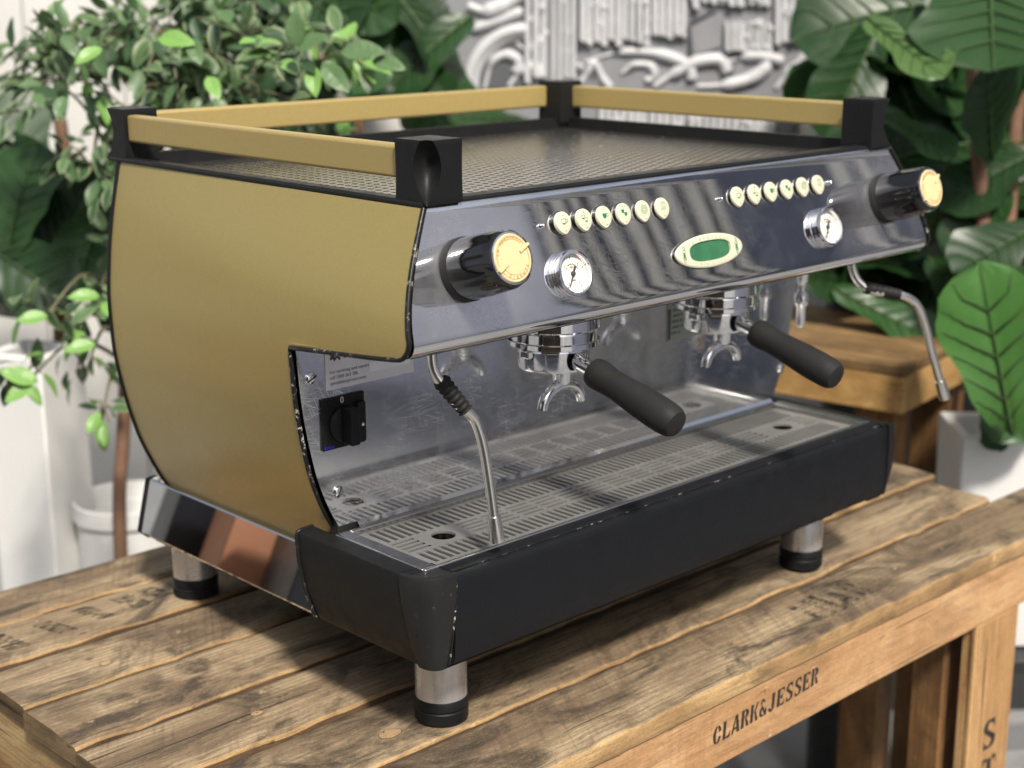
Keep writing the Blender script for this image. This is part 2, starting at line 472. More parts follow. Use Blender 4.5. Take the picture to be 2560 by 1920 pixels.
# stencil letters
def poly(mb, pts, M, m=0, h=.0004):
    mb.prism(pts, lambda a, b, q: M @ Vector((a, b, q)), 0, h, m)
def arcband(cx, cy, ro, ri, roy, riy, a0, a1, n=8):
    o = [(cx + ro*math.cos(a0 + (a1 - a0)*i/n), cy + roy*math.sin(a0 + (a1 - a0)*i/n)) for i in range(n + 1)]
    q = [(cx + ri*math.cos(a1 - (a1 - a0)*i/n), cy + riy*math.sin(a1 - (a1 - a0)*i/n)) for i in range(n + 1)]
    return o + q
D_ = PI/180
GL = {
 'C': [arcband(.5, .5, .48, .16, .5, .42, 100*D_, 260*D_), arcband(.5, .5, .48, .2, .5, .40, 18*D_, 80*D_), arcband(.5, .5, .48, .2, .5, .40, -80*D_, -18*D_)],
 'L': [[(.08, 0), (.40, 0), (.40, 1), (.08, 1)], [(.48, 0), (.95, 0), (.95, .34), (.80, .14), (.48, .10)]],
 'A': [[(.0, 0), (.20, 0), (.46, .92), (.40, 1)], [(.50, 1), (.66, 1), (1., 0), (.66, 0), (.46, .80)], [(.30, .22), (.58, .22), (.56, .32), (.33, .32)]],
 'R': [[(.04, 0), (.36, 0), (.36, 1), (.04, 1)], arcband(.44, .75, .48, .14, .25, .15, -85*D_, 85*D_), [(.50, .45), (.72, .45), (1., .02), (.70, 0)]],
 'K': [[(.04, 0), (.36, 0), (.36, 1), (.04, 1)], [(.44, .5), (.78, 1), (.98, 1), (.60, .5)], [(.52, .52), (.70, .52), (1., 0), (.70, 0)]],
 '&': [arcband(.42, .74, .26, .10, .26, .16, 10*D_, 190*D_), arcband(.42, .28, .40, .14, .28, .18, 110*D_, 300*D_), [(.22, .62), (.40, .62), (.98, .04), (.72, 0)], arcband(.5, .28, .42, .28, .30, .2, -30*D_, 25*D_)],
 'J': [[(.46, .24), (.80, .24), (.80, 1), (.46, 1)], arcband(.42, .24, .38, .08, .26, .16, 185*D_, 350*D_)],
 'E': [[(.04, 0), (.38, 0), (.38, 1), (.04, 1)], [(.46, .90), (.46, 1), (.94, 1), (.94, .70), (.82, .90)], [(.46, .45), (.46, .55), (.72, .66), (.72, .36)], [(.46, 0), (.46, .10), (.82, .10), (.94, .32), (.94, 0)]],
 'S': [arcband(.48, .74, .42, .14, .27, .16, 80*D_, 215*D_), arcband(.52, .27, .44, .14, .28, .17, -100*D_, 45*D_), [(.16, .60), (.44, .66), (.88, .40), (.60, .34)], [(.58, 1), (.58, .90), (.78, .82), (.86, .68), (.86, 1)], [(.12, 0), (.12, .32), (.22, .16), (.42, .09), (.42, 0)]],
 'T': [[(.34, 0), (.66, 0), (.66, .94), (.34, .94)], [(.02, 1), (.02, .70), (.14, .88), (.29, .90), (.29, 1)], [(.98, 1), (.98, .70), (.86, .88), (.71, .90), (.71, 1)]],
 'M': [[(0, 0), (.2, 0), (.2, 1), (0, 1)], [(.24, 1), (.5, .2), (.56, .4), (.42, 1)], [(.72, 0), (1, 0), (1, 1), (.72, 1)]],
 'I': [[(.3, 0), (.7, 0), (.7, 1), (.3, 1)]],
 'W': [[(0, 1), (.24, 1), (.36, 0), (.26, 0)], [(.34, .9), (.52, .9), (.74, 0), (.60, 0)], [(.84, 1), (1, 1), (.80, 0), (.74, .1)]],
}
def stencil(text, M, w, h, gap, mb):
    x = 0
    for c in text:
        for p in GL[c]: poly(mb, [(x + a*w, b*h) for a, b in p], M)
        x += w + gap
mb = MB()
Ma = Matrix.Translation((-.0485, -.1391, -.0665)) @ Matrix.Rotation(R(3.4), 4, 'Y').inverted() @ Matrix.Rotation(PI/2, 4, 'X') @ Matrix(((1, .14, 0, 0), (0, 1, 0, 0), (0, 0, 1, 0), (0, 0, 0, 1)))
stencil('CLARK&JESSER', Ma, .0132, .0195, .0018, mb)
obj('stencil_lettering', mb, INK, bench, 0, label='black stencilled words CLARK & JESSER')
mb = MB()
Ml = Matrix.Translation((.499, -.1389, -.2745)) @ Matrix.Rotation(PI/2, 4, 'X')
stencil('S', Ml, .033, .040, 0, mb)
stencil('T', Matrix.Translation((.503, -.1389, -.328)) @ Matrix.Rotation(PI/2, 4, 'X'), .033, .040, 0, mb)
obj('stencil_lettering', mb, INK, bench, 0, label='black stencilled letters on the front leg')
mb = MB()
stencil('IMAC', Matrix.Translation((.155, -.118, .0014)) @ Matrix.Rotation(R(1), 4, 'Z'), .024, .048, .008, mb)
obj('faded_stencil', mb, FADED, bench, 0, label='almost rubbed-off dark letters on the front plank')
mb = MB()
for (px, py, w, h, sk) in ((-.515, .425, .035, .05, -.01), (-.455, .425, .03, .04, -.012), (-.405, .43, .03, .045, -.012), (-.36, .43, .034, .045, -.01), (-.325, .44, .03, .035, -.01)):
    poly(mb, [(px, py), (px + w*.7, py), (px + w*.7 + sk, py + h), (px + sk, py + h)], Matrix.Translation((0, 0, .0016)))
obj('faded_stencil', mb, FADED, bench, 0, label='row of worn dark blocks on the rear left plank')
KNOT = wood('pale_knot', (.40, .27, .15), (.48, .34, .20), (.30, .19, .10), .1, 2, 0)
KRING = plain('knot_ring', (.07, .04, .025), .8)
for (x, y, r) in ((-.342, .0075, .0095), (-.41, .1245, .005), (.05, -.09, .005), (-.455, .33, .005), (.21, .115, .006)):
    mb = MB()
    dz = [q[4] for q in PL if q[0] < y < q[1]][0]
    Mk = Matrix.Translation((x, y, dz)) @ Matrix.Diagonal((1.25, .8, 1, 1))
    mb.lathe([(r, -.001), (r, .0004), (r*.9, .0005)], 20, Mk, 0)
    mb.lathe([(r*1.08, -.001), (r*1.08, .0003)], 20, Mk, 1)
    obj('knot', mb, [KNOT, KRING], bench, 40)

# ------------------------------------------------------------------ espresso machine
mach = thing('espresso_machine', 'large gold and chrome two-group espresso machine with black corner posts on the plank bench', 'espresso machine', (0, .2, 0))
FT = [(.128, -.302), (.140, -.311), (.160, -.3245), (.180, -.338), (.1975, -.349), (.2287, -.363), (.272, -.3728), (.31, -.379), (.36, -.384), (.3946, -.386), (.4089, -.3835), (.4372, -.374), (.4652, -.360), (.4951, -.343)]
BT = [(.128, -.3035), (.144, -.3142), (.1915, -.337), (.2394, -.3507), (.295, -.3614), (.3566, -.3633), (.4065, -.3583), (.45, -.351), (.4951, -.3405)]
def smooth_tab(tab, n=60):
    z0, z1 = tab[0][0], tab[-1][0]
    raw = [ip(tab, z0 + (z1 - z0)*i/n) for i in range(n + 1)]
    for _ in range(6):
        raw = [raw[0]] + [(raw[i - 1] + 2*raw[i] + raw[i + 1])/4 for i in range(1, n)] + [raw[-1]]
    return [(z0 + (z1 - z0)*i/n, raw[i]) for i in range(n + 1)]
FT = smooth_tab(FT); BT = smooth_tab(BT)
YB, YF = .435, -.06
def sx(y, z):
    t = (YB - y)/(YB - YF)
    return ip(BT, z)*(1 - t) + ip(FT, z)*t
def ypan(z): return -.0541 - (.4943 - z)*.293
def yfront(z):
    if z >= .393: return ypan(z) + .001
    if z >= .3762:
        a = math.acos(min(1, max(-1, (.393 - z)/.0168)))   # rounded corner
        return -.0605 + (-.0829 + .0605)*math.sin(a)
    if z >= .360: return .093 + (-.0605 - .093)*((z - .36)/.0162)
    return .095 + .004*(.36 - z)/.2
ZS = [.128 + (.36 - .128)*i/44 for i in range(44)] + [.36 + .0162*i/6 for i in range(6)] + [.3762 + .0168*i/10 for i in range(10)] + [.393 + (.4948 - .393)*i/30 for i in range(31)]
NU = 30
for sgn in (-1, 1):
    mb = MB()
    for th in (0, .0016):
        for z in ZS:
            ya = yfront(z)
            for i in range(NU + 1):
                y = ya + (YB - ya)*i/NU
                x = sx(y, z) + th
                mb.v.append(Vector((-sgn*x if sgn == 1 else x, y, z)))
    nz = len(ZS); N1 = NU + 1; off = nz*N1
    for j in range(nz - 1):
        for i in range(NU):
            q = (j*N1 + i, j*N1 + i + 1, (j + 1)*N1 + i + 1, (j + 1)*N1 + i)
            mb.face(q); mb.face([a + off for a in q[::-1]])
        for i in (0, NU):
            mb.face((j*N1 + i, (j + 1)*N1 + i, (j + 1)*N1 + i + off, j*N1 + i + off))
    for j in (0, nz - 1):
        for i in range(NU):
            mb.face((j*N1 + i, j*N1 + i + 1, j*N1 + i + 1 + off, j*N1 + i + off))
    sp = obj('side_panel', mb, GOLD, mach, 50)
    # edge beading: front run, notch run, rear run
    X = lambda y, z, d=.0: -sgn*(sx(y, z) + d) if sgn == 1 else sx(y, z) + d
    run = [(X(yfront(z), z, .001), yfront(z) - .0015, z) for z in ZS if z >= .393][::-1]
    run += [(X(yfront(z), z, .001), yfront(z) - .0012, z - .0006) for z in ZS if .3762 <= z < .393][::-1]
    run += [(X(yfront(z), z, .001), yfront(z), z - .0012) for z in ZS if .360 <= z < .3762][::-1]
    low = [(X(yfront(z), z, .001), yfront(z) - .0015, z) for z in ZS if z < .36 and z > .165][::-1]
    mb = MB(); mb.tube(run + low, .0024, 8)
    obj('edge_trim', mb, TRIM, mach, 60, label='chipped black edging of the side panel' if sgn == -1 else None)
    mb = MB(); mb.tube([(X(YB, z, .002), YB + .003, z) for z in ZS if z > .13], .0042, 8)
    obj('rear_trim', mb, BLACK, mach, 60)

# inner body
mb = MB()
def bodyrow(z): return (abs(ip(FT, z)) - .010, abs(ip(BT, z)) - .008)
def loft_body(mb, zs, y0, y1, m=0):
    b = len(mb.v)
    for z in zs:
        f, k = bodyrow(z)
        f = f*.55 + .45*k if y0 > .05 else f
        mb.v += [Vector((-f, y0, z)), Vector((f, y0, z)), Vector((k, y1, z)), Vector((-k, y1, z))]
    for i in range(len(zs) - 1):
        for k in range(4):
            k2 = (k + 1) % 4
            mb.face((b + i*4 + k, b + i*4 + k2, b + (i + 1)*4 + k2, b + (i + 1)*4 + k), m)
    mb.face((b + 3, b + 2, b + 1, b), m); n = b + (len(zs) - 1)*4
    mb.face((n, n + 1, n + 2, n + 3), m)
loft_body(mb, [.10, .14, .18, .23, .29, .35, .364], .097, .438)
obj('body_shell', mb, BLACKF, mach, 30)
mb = MB()
zs = [.3765, .393, .42, .45, .48, .484]
for z in zs:
    f, k = bodyrow(z)
    ya = max(ypan(z) + .006, -.074)
    mb.v += [Vector((-f, ya, z)), Vector((f, ya, z)), Vector((k, .438, z)), Vector((-k, .438, z))]
for i in range(len(zs) - 1):
    for k in range(4):
        k2 = (k + 1) % 4
        mb.face((i*4 + k, i*4 + k2, (i + 1)*4 + k2, (i + 1)*4 + k))
mb.face((3, 2, 1, 0)); n = (len(zs) - 1)*4; mb.face((n, n + 1, n + 2, n + 3))
obj('head_shell', mb, BLACKF, mach, 30)

# front panel with rolled lower lip
prof = [(-.0495, .4965), (-.0525, .4962), (-.0541, .4943)]
prof += [(ypan(.4943 - .1013*i/14), .4943 - .1013*i/14) for i in range(1, 15)]
yb_, zb_ = prof[-1]
rl = .0125
cy_, cz_ = yb_ + rl*math.cos(R(16.3)), zb_ - rl*math.sin(R(16.3))
for i in range(1, 11):
    a = R(16.3 - 110*i/10)
    prof.append((cy_ - rl*math.cos(a), cz_ + rl*math.sin(a)))
prof += [(-.03, .3745), (.03, .3690), (.090, .3630)]
def fx(z): return abs(ip(FT, max(z, .385))) - .0052
mb = MB()
nx = 60
for y, z in prof:
    w = fx(z)
    for i in range(nx + 1): mb.v.append(Vector((-w + 2*w*i/nx, y, z)))
for j in range(len(prof) - 1):
    for i in range(nx):
        mb.face((j*(nx + 1) + i, j*(nx + 1) + i + 1, (j + 1)*(nx + 1) + i + 1, (j + 1)*(nx + 1) + i), 0)
fp = obj('front_panel', mb, CHROME, mach, 60)

PN = Vector((0, -.9597, .281)).normalized()      # panel normal, out
PD = Vector((0, -.281, -.9597)).normalized()     # down the panel
P0 = Vector((0, -.0541, .4943))
def pm(x, s, off=0):
    o = P0 + Vector((x, 0, 0)) + PD*s + PN*off
    return Matrix(((1, 0, PN.x, o.x), (0, -PD.y, PN.y, o.y), (0, -PD.z, PN.z, o.z), (0, 0, 0, 1)))

def knob(x, s, rot):
    M = pm(x, s, .0005) @ Matrix.Rotation(rot, 4, 'Z')
    mb = MB()
    mb.lathe([(.0262, 0), (.0274, .0008), (.0276, .0045), (.0266, .0075)], 48, M)
    k = obj('knob', mb, RUBBER, mach, 40)
    lobe = lambda a, h: 1 - .035*(.5 + .5*math.cos(9*a))**2*min(1, max(0, (h - .008)/.006))
    mb = MB()
    mb.lathe([(.0262, .007), (.0266, .010), (.0264, .030), (.0252, .050), (.0246, .0565), (.0232, .0592), (.0208, .0600), (.0203, .0590)], 108, M, lobe=lobe)
    obj('grip', mb, GLOSS, k, 30)
    mb = MB()
    mb.lathe([(.0202, .0585), (.0202, .0606), (.0194, .0616), (.0180, .0614), (.0142, .0612), (.0138, .0618), (.004, .0622), (.0001, .0622)], 56, M, cap1=False)
    for a in (R(18), R(198)):
        Mb = M @ Matrix.Rotation(a, 4, 'Z')
        mb.box(.0085, .0208, -.0010, .0010, .0612, .0636, 0, Mb)
    arc_text('LA MARZOCCO', .0042, .0164, .0164, R(155), R(40), M @ Matrix.Translation((0, 0, .0614)), mb, 1)
    arc_text('FIRENZE', .0042, .0164, .0164, R(235), R(320), M @ Matrix.Translation((0, 0, .0614)), mb, 1, True)
    mb.lathe([(.0178, .0612), (.0176, .0616), (.0172, .0616), (.0171, .0612)], 56, M, 1, False, False)
    obj('cap', mb, [CAPC, CAPW], k, 35)
    mb = MB(); mb.lathe([(.0218, .0592), (.0219, .0604), (.0205, .0607), (.0203, .0596)], 56, M, 0, False, False)
    obj('cap_ring', mb, MIRROR, k, 40)
    return k
knob(-.3115, .0545, R(10))
knob(.3115, .0545, R(20))

def gauge(x, s, ang):
    M = pm(x, s, .0003)
    mb = MB()
    mb.lathe([(.0200, 0), (.0212, .001), (.0212, .0026), (.0200, .0030), (.0200, .0040), (.0212, .0046), (.0214, .0078), (.0206, .0096), (.0190, .0100), (.0176, .0092), (.0170, .0050)], 64, M, cap1=False)
    g = obj('pressure_gauge', mb, MIRROR, mach, 35)
    mb = MB(); mb.lathe([(.0001, .0048), (.0172, .0048)], 48, M, 0, False, False)
    for i in range(41):
        a = R(235 - 290*i/40)
        L = .0026 if i % 10 == 0 else .0012
        Mt = M @ Matrix.Rotation(a, 4, 'Z')
        mb.box(.0158 - L, .0158, -.0004 if i % 10 == 0 else -.0002, .0004 if i % 10 == 0 else .0002, .0047, .0050, 2 if 24 < i < 30 else 1, Mt)
    for i, c in enumerate(('0', '1', '2', '3')):
        a = R(235 - 290*i/3)
        text_mesh(c, .0040, M @ Matrix.Translation((.0112*math.cos(a), .0112*math.sin(a), .0050)), mb, .0001, 1)
    arc_text('LA MARZOCCO', .0021, .0085, .0085, R(150), R(30), M @ Matrix.Translation((0, 0, .0050)), mb, 1)
    poly(mb, [(0, .0045), (.0024, .0058), (0, .0071), (-.0024, .0058)], M @ Matrix.Translation((0, 0, .0049)), 3, .0002)
    text_mesh('BAR', .0026, M @ Matrix.Translation((0, -.0060, .0050)), mb, .0001, 1)
    obj('dial', mb, [DIAL, DARKP, REDP, CAPW], g, 0, fix=False)
    mb = MB(); Mn = M @ Matrix.Rotation(R(ang), 4, 'Z')
    poly(mb, [(-.0075, -.0012), (-.002, -.0010), (.0140, -.0002), (.0140, .0002), (-.002, .0010), (-.0075, .0012)], Mn @ Matrix.Translation((0, 0, .0060)), 0, .0005)
    mb.lathe([(.0023, .0050), (.0023, .0068), (.001, .0072)], 20, M)
    obj('needle', mb, DARKP, g, 30)
    mb = MB()
    for a in (-105, -75):
        mb.lathe([(.0008, .0048), (.0007, .0053)], 10, M @ Matrix.Translation((.0118*math.cos(R(a)), .0118*math.sin(R(a)), 0)))
    obj('dial_screw', mb, CAPC, g, 30)
    return g
gauge(-.1922, .0741, 238)
gauge(.1922, .0741, 242)

CUP = [(-.9, .75), (.7, .75), (.7, .1), (.5, -.45), (.15, -.75), (-.35, -.75), (-.7, -.45), (-.9, .1)]
def sc(p, k, dx=0, dy=0): return [(a*k + dx, b*k + dy) for a, b in p]
def outline(mb, pts, w, M, m, h=.0002):
    n = len(pts)
    cx = sum(p[0] for p in pts)/n; cy = sum(p[1] for p in pts)/n
    q = [(cx + (a - cx)*(1 - w), cy + (b - cy)*(1 - w)) for a, b in pts]
    for i in range(n):
        j = (i + 1) % n
        poly(mb, [pts[i], pts[j], q[j], q[i]], M, m, h)
def button(x, s, kind, out=.0062):
    M = pm(x, s)
    def shape(r, drop):
        pts = []
        for k in range(40):
            a = 2*PI*k/40
            px, py = r*.97*math.cos(a), r*math.sin(a)
            d = max(0, -math.sin(a) - .72)/.28
            pts.append((px*(1 - .25*d), py - drop*d))
        return pts
    mb = MB()
    mb.prism(shape(.0106, .0012), lambda a, b, h: M @ Vector((a, b, h)), 0, out*.55)
    b = obj('button', mb, GLOSS, mach, 30)
    mb = MB()
    sh = shape(.0099, .0012)
    base = len(mb.v)
    for (k, h) in ((1.0, out*.4), (1.0, out), (.94, out + .0009), (.7, out + .0014), (.02, out + .0015)):
        mb.v += [M @ Vector((a*k, c*k, h)) for a, c in sh]
    n = len(sh)
    for i in range(4):
        for k in range(n):
            mb.face((base + i*n + k, base + i*n + (k + 1) % n, base + (i + 1)*n + (k + 1) % n, base + (i + 1)*n + k))
    mb.face([base + 4*n + k for k in range(n)])
    obj('button_face', mb, CREAM, b, 40)
    mb = MB(); Mi = M @ Matrix.Translation((0, 0, out + .0013))
    mb.lathe([(.0011, 0), (.0011, .0004)], 14, Mi @ Matrix.Translation((.0004, -.0072, -.0003)), 1)
    if kind in (0, 2):
        outline(mb, sc(CUP, .0036, 0, .0005), .16, Mi, 2 if kind else 0)
        outline(mb, [(.0026, .0024), (.0046, .0022), (.0046, -.0002), (.0022, -.0012)], .3, Mi, 0)
        poly(mb, sc(CUP, .0029, -.0002, .0003) if kind == 2 else [(-.0024, -.0008), (.0018, -.0008), (.0010, -.0020), (-.0012, -.0020)], Mi, 0, .0003)
        if kind == 0: mb.box(-.001, .001, .0060, .0064, 0, .0003, 0, Mi)
        else: text_mesh('MODE', .0020, Mi @ Matrix.Translation((0, .0062, 0)), mb, .0002, 2)
    elif kind in (1, 3):
        for dx, dy in ((-.0018, .0020), (.0016, -.0008)):
            outline(mb, sc(CUP, .0027, dx, dy), .18, Mi, 2 if kind == 3 else 0)
            poly(mb, sc(CUP, .0022, dx, dy) if kind == 3 else [(dx - .0016, dy - .0006), (dx + .001, dy - .0006), (dx + .0004, dy - .0017), (dx - .0010, dy - .0017)], Mi, 0, .0003)
        if kind == 1: mb.box(-.0009, .0009, .0061, .0065, 0, .0003, 0, Mi); mb.box(-.0002, .0002, .0054, .0072, 0, .0004, 0, Mi)
        else: text_mesh('ENTER', .0020, Mi @ Matrix.Translation((0, .0064, 0)), mb, .0002, 2)
    elif kind == 4:
        pts = []
        for i in range(70):
            a = i/70*3.2*2*PI; r = .0006 + .0042*i/70
            pts.append(Mi @ Vector((r*math.cos(a), r*math.sin(a) + .0012, .0001)))
        mb.tube(pts, .00026, 5, 0)
    else:
        text_mesh('ON', .0042, Mi @ Matrix.Translation((0, .0042, 0)), mb, .0002, 0)
        text_mesh('OFF', .0042, Mi @ Matrix.Translation((0, -.0012, 0)), mb, .0002, 0)
        mb.box(-.0036, .0036, .0014, .0017, 0, .0003, 0, Mi)
    obj('button_symbol', mb, [GREENP, DARKP, PALEG], b, 0)
for i in range(6):
    button(-.1910 + .0271*i, .0280, i, (.0050, .0045, .0036, .0030, .0027, .0027)[i])
    button(.0580 + .0271*i, .0280, i, .0032)
for x in (-.2138, .0330, .2152):
    M = pm(x, .0280)
    mb = MB(); mb.lathe([(.0030, 0), (.0030, .0010), (.0021, .0018), (.0023, .0030), (.0018, .0042), (.0001, .0048)], 20, M, cap1=False)
    obj('indicator_light', mb, MIRROR, mach, 50)

# oval display
M = pm(0, .0757, -.0022)
def ell(a, b, n=72): return [(a*math.cos(2*PI*k/n), b*math.sin(2*PI*k/n)) for k in range(n)]
mb = MB()
n = 72
rings = [(ell(.0500, .0163), 0), (ell(.0500, .0163), .0058), (ell(.0488, .0153), .0068), (ell(.0475, .0147), .0070)]
win = []
for k in range(n):
    a = 2*PI*k/n
    c, s_ = math.cos(a), math.sin(a)
    px = .0312*math.copysign(abs(c)**.42, c); py = .0100*math.copysign(abs(s_)**.62, s_)
    py *= 1 - .22*(px/.0312)**2
    win.append((px, py))
rings += [(win, .0069), ([(a*.985, b*.96) for a, b in win], .0050)]
for pts, h in rings: mb.v += [M @ Vector((a, b, h)) for a, b in pts]
for i in range(len(rings) - 1):
    for k in range(n):
        mb.face((i*n + k, i*n + (k + 1) % n, (i + 1)*n + (k + 1) % n, (i + 1)*n + k))
disp = obj('display', mb, CREAM, mach, 40)
mb = MB(); poly(mb, ell(.0506, .0169), M, 0, .0038); obj('display_gasket', mb, GLOSS, disp, 30)
mb = MB(); poly(mb, [(a*.99, b*.99) for a, b in win], M @ Matrix.Translation((0, 0, .0046)), 0, .0006); obj('screen', mb, SCREEN, disp, 0)
mb = MB(); Mt = M @ Matrix.Translation((0, 0, .0070))
arc_text('LA MARZOCCO', .0046, .0405, .0124, R(136), R(46), Mt, mb, 0)
arc_text('FIRENZE-ITALY', .0036, .0400, .0128, R(232), R(308), Mt, mb, 0, True)
obj('display_lettering', mb, PALEG, disp, 0)
for sg in (-1, 1):
    mb = MB()
    for i in range(5):
        yy = -.0060 + .003*i
        pts = [Mt @ Vector((sg*.0395 + .0019*math.cos(a)*(1 if i % 2 else .7), yy + .0017*math.sin(a), .0001)) for a in [2*PI*k/14*.85 + i for k in range(15)]]
        mb.tube(pts, .00030, 5)
    poly(mb, [(sg*.0395 - .001, -.003), (sg*.0395 + .0012, -.0035), (sg*.0395 + .0016, .001), (sg*.0395 - .0002, .002)], Mt, 0, .0002)
    obj('display_emblem', mb, GREENP, disp, 0)

# ------- top: black frame, perforated cup tray, rails and posts
XO, YF0, YB0 = .3425, -.0565, .456
mb = MB()
XI, YFI, YBI = .3265, -.0335, .436
def ring(mb, o, i_, z0, z1, zi):
    # outer wall, top, inner wall
    (ax, ay0, ay1), (bx, by0, by1) = o, i_
    O = [(-ax, ay0), (ax, ay0), (ax, ay1), (-ax, ay1)]; I = [(-bx, by0), (bx, by0), (bx, by1), (-bx, by1)]
    b = len(mb.v)
    e = .0022
    O2 = [(-ax + e, ay0 + e), (ax - e, ay0 + e), (ax - e, ay1 - e), (-ax + e, ay1 - e)]
    I2 = [(-bx - e, by0 - e), (bx + e, by0 - e), (bx + e, by1 + e), (-bx - e, by1 + e)]
    for L, z in ((O, z0), (O, z1 - e), (O2, z1), (I2, z1), (I, z1 - e), (I, zi)):
        mb.v += [Vector((p[0], p[1], z)) for p in L]
    for r in range(5):
        for k in range(4):
            k2 = (k + 1) % 4
            mb.face((b + r*4 + k, b + r*4 + k2, b + (r + 1)*4 + k2, b + (r + 1)*4 + k))
ring(mb, (XO, YF0 + .004, YB0), (XI, YFI, YBI), .4955, .5000, .484)
mb.box(-XI - .002, XI + .002, YFI - .002, YBI + .002, .4815, .4835, 1)
obj('top_frame', mb, [BLACK, CAVITY], mach, 40)
# raised back and right walls of the cup well
mb = MB(); mb.box(-.3255, .3255, .4285, .4355, .4845, .5035); mb.box(.3190, .3258, -.0325, .4283, .4845, .5035)
obj('well_wall', mb, BLACK, mach, 30, .001)
# perforated sheet
mb = MB()
px_, py_ = .0128, .0116
X0, Y0, NXC, NYC, ZT = -.2960, .0030, 46, 34, .4890
def vert(x, y, z=ZT): mb.v.append(Vector((x, y, z))); return len(mb.v) - 1
for i in range(NXC):
    for j in range(NYC):
        cx = X0 + (i + .5)*px_
        cy = Y0 + (j + .5)*py_ + (py_*.5 if i % 2 else 0)
        sq = [(-.5, -.5), (0, -.5), (.5, -.5), (.5, 0), (.5, .5), (0, .5), (-.5, .5), (-.5, 0)]
        o8 = [vert(cx + a*px_, cy + c*py_) for a, c in sq]
        q8 = [vert(cx + .0036*math.cos(R(225 + 45*k)), cy + .0036*math.sin(R(225 + 45*k))) for k in range(8)]
        d8 = [vert(cx + .0036*math.cos(R(225 + 45*k)), cy + .0036*math.sin(R(225 + 45*k)), ZT - .0005) for k in range(8)]
        for k in range(8):
            k2 = (k + 1) % 8
            mb.face((o8[k], o8[k2], q8[k2], q8[k])); mb.face((q8[k], q8[k2], d8[k2], d8[k]))
XE, YE = X0 + NXC*px_, Y0 + NYC*py_
mb.add([(-.3262, -.0330, ZT), (.3185, -.0330, ZT), (.3185, Y0, ZT), (-.3262, Y0, ZT)], [(0, 1, 2, 3)])
mb.add([(-.3262, YE + py_*.5, ZT), (.3185, YE + py_*.5, ZT), (.3185, .4283, ZT), (-.3262, .4283, ZT)], [(0, 1, 2, 3)])
mb.add([(-.3262, Y0, ZT), (X0, Y0, ZT), (X0, YE + py_*.5, ZT), (-.3262, YE + py_*.5, ZT)], [(0, 1, 2, 3)])
mb.add([(XE, Y0, ZT), (.3185, Y0, ZT), (.3185, YE + py_*.5, ZT), (XE, YE + py_*.5, ZT)], [(0, 1, 2, 3)])
for i in range(NXC):
    x = X0 + i*px_
    if i % 2: mb.add([(x, Y0, ZT), (x + px_, Y0, ZT), (x + px_, Y0 + py_*.5, ZT), (x, Y0 + py_*.5, ZT)], [(0, 1, 2, 3)])
    else: mb.add([(x, YE, ZT), (x + px_, YE, ZT), (x + px_, YE + py_*.5, ZT), (x, YE + py_*.5, ZT)], [(0, 1, 2, 3)])
obj('cup_tray', mb, STEEL, mach, 0, fix=False)
mb = MB()
for x, y in ((-.312, .015), (-.312, .36), (.308, .015)):
    mb = MB(); mb.lathe([(.0042, 0), (.0042, .0006)], 16, Matrix.Translation((x, y, ZT)))  # flat dark disc standing for a shaded screw hole
    obj('screw_hole_disc', mb, CAVITY, mach, 30)

Z0, Z1 = .4965, .5500
def post(cx, cy, hx, hy):
    """corner post: square block with an almond-shaped scoop cut down its outer corner. hx, hy: signs of the outward directions"""
    w = .0400
    mb = MB(); rows = []
    NZ = 22
    for j in range(NZ + 1):
        t = j/NZ
        z = Z0 + (Z1 - Z0)*t
        # scoop: widest near the upper third, closed at bottom and near the top
        d = .0155*max(0, math.sin(PI*min(1, max(0, (t - .02)/1.10))))**.75
        fl = 0.0008*math.sin(PI*t)
        pts = []
        L = w
        pts.append((0, 0)); pts.append((L - fl, 0)); 
        # outer corner at (L, L): walk the edge (L, y) -> scoop -> (x, L)
        e = max(d*1.05, .0006)
        pts.append((L - fl, L - e - .0005))
        for k in range(7):
            a = k/6
            # concave arc from (L, L-e) to (L-e, L) bowed towards the centre
            bx = L - fl - e*a; by = L - fl - e*(1 - a)
            bow = d*.62*math.sin(PI*a)
            pts.append((bx - bow*.7071, by - bow*.7071))
        pts.append((L - e - .0005, L - fl)); pts.append((0, L - fl))
        if t == 0 or t == 1:
            pts = [((a - L/2)*.965 + L/2, (c - L/2)*.965 + L/2) for a, c in pts]
        rows.append([(cx - hx*(w - a), cy - hy*(w - c), z) for a, c in pts])
    zz = [Z0, Z0 + .0012] 
    n = len(rows[0])
    for j, r in enumerate(rows): mb.v += [Vector(p) for p in r]
    for j in range(NZ):
        for k in range(n):
            k2 = (k + 1) % n
            mb.face((j*n + k, j*n + k2, (j + 1)*n + k2, (j + 1)*n + k))
    mb.face(list(range(n))[::-1]); mb.face([NZ*n + k for k in range(n)])
    return obj('corner_post', mb, BLACK, mach, 42)
post(-.341, -.0572, -1, -1); post(.341, -.0572, 1, -1); post(-.341, .463, -1, 1); post(.341, .463, 1, 1)
def railbar(x0, x1, y0, y1):
    mb = MB(); mb.box(x0, x1, y0, y1, .5160, .5440)
    obj('rail', mb, RAILG, mach, 30, .003, 3)
railbar(-.3365, -.3230, -.0180, .4240); railbar(.3230, .3365, -.0180, .4240); railbar(-.3020, .3020, .4480, .4610)

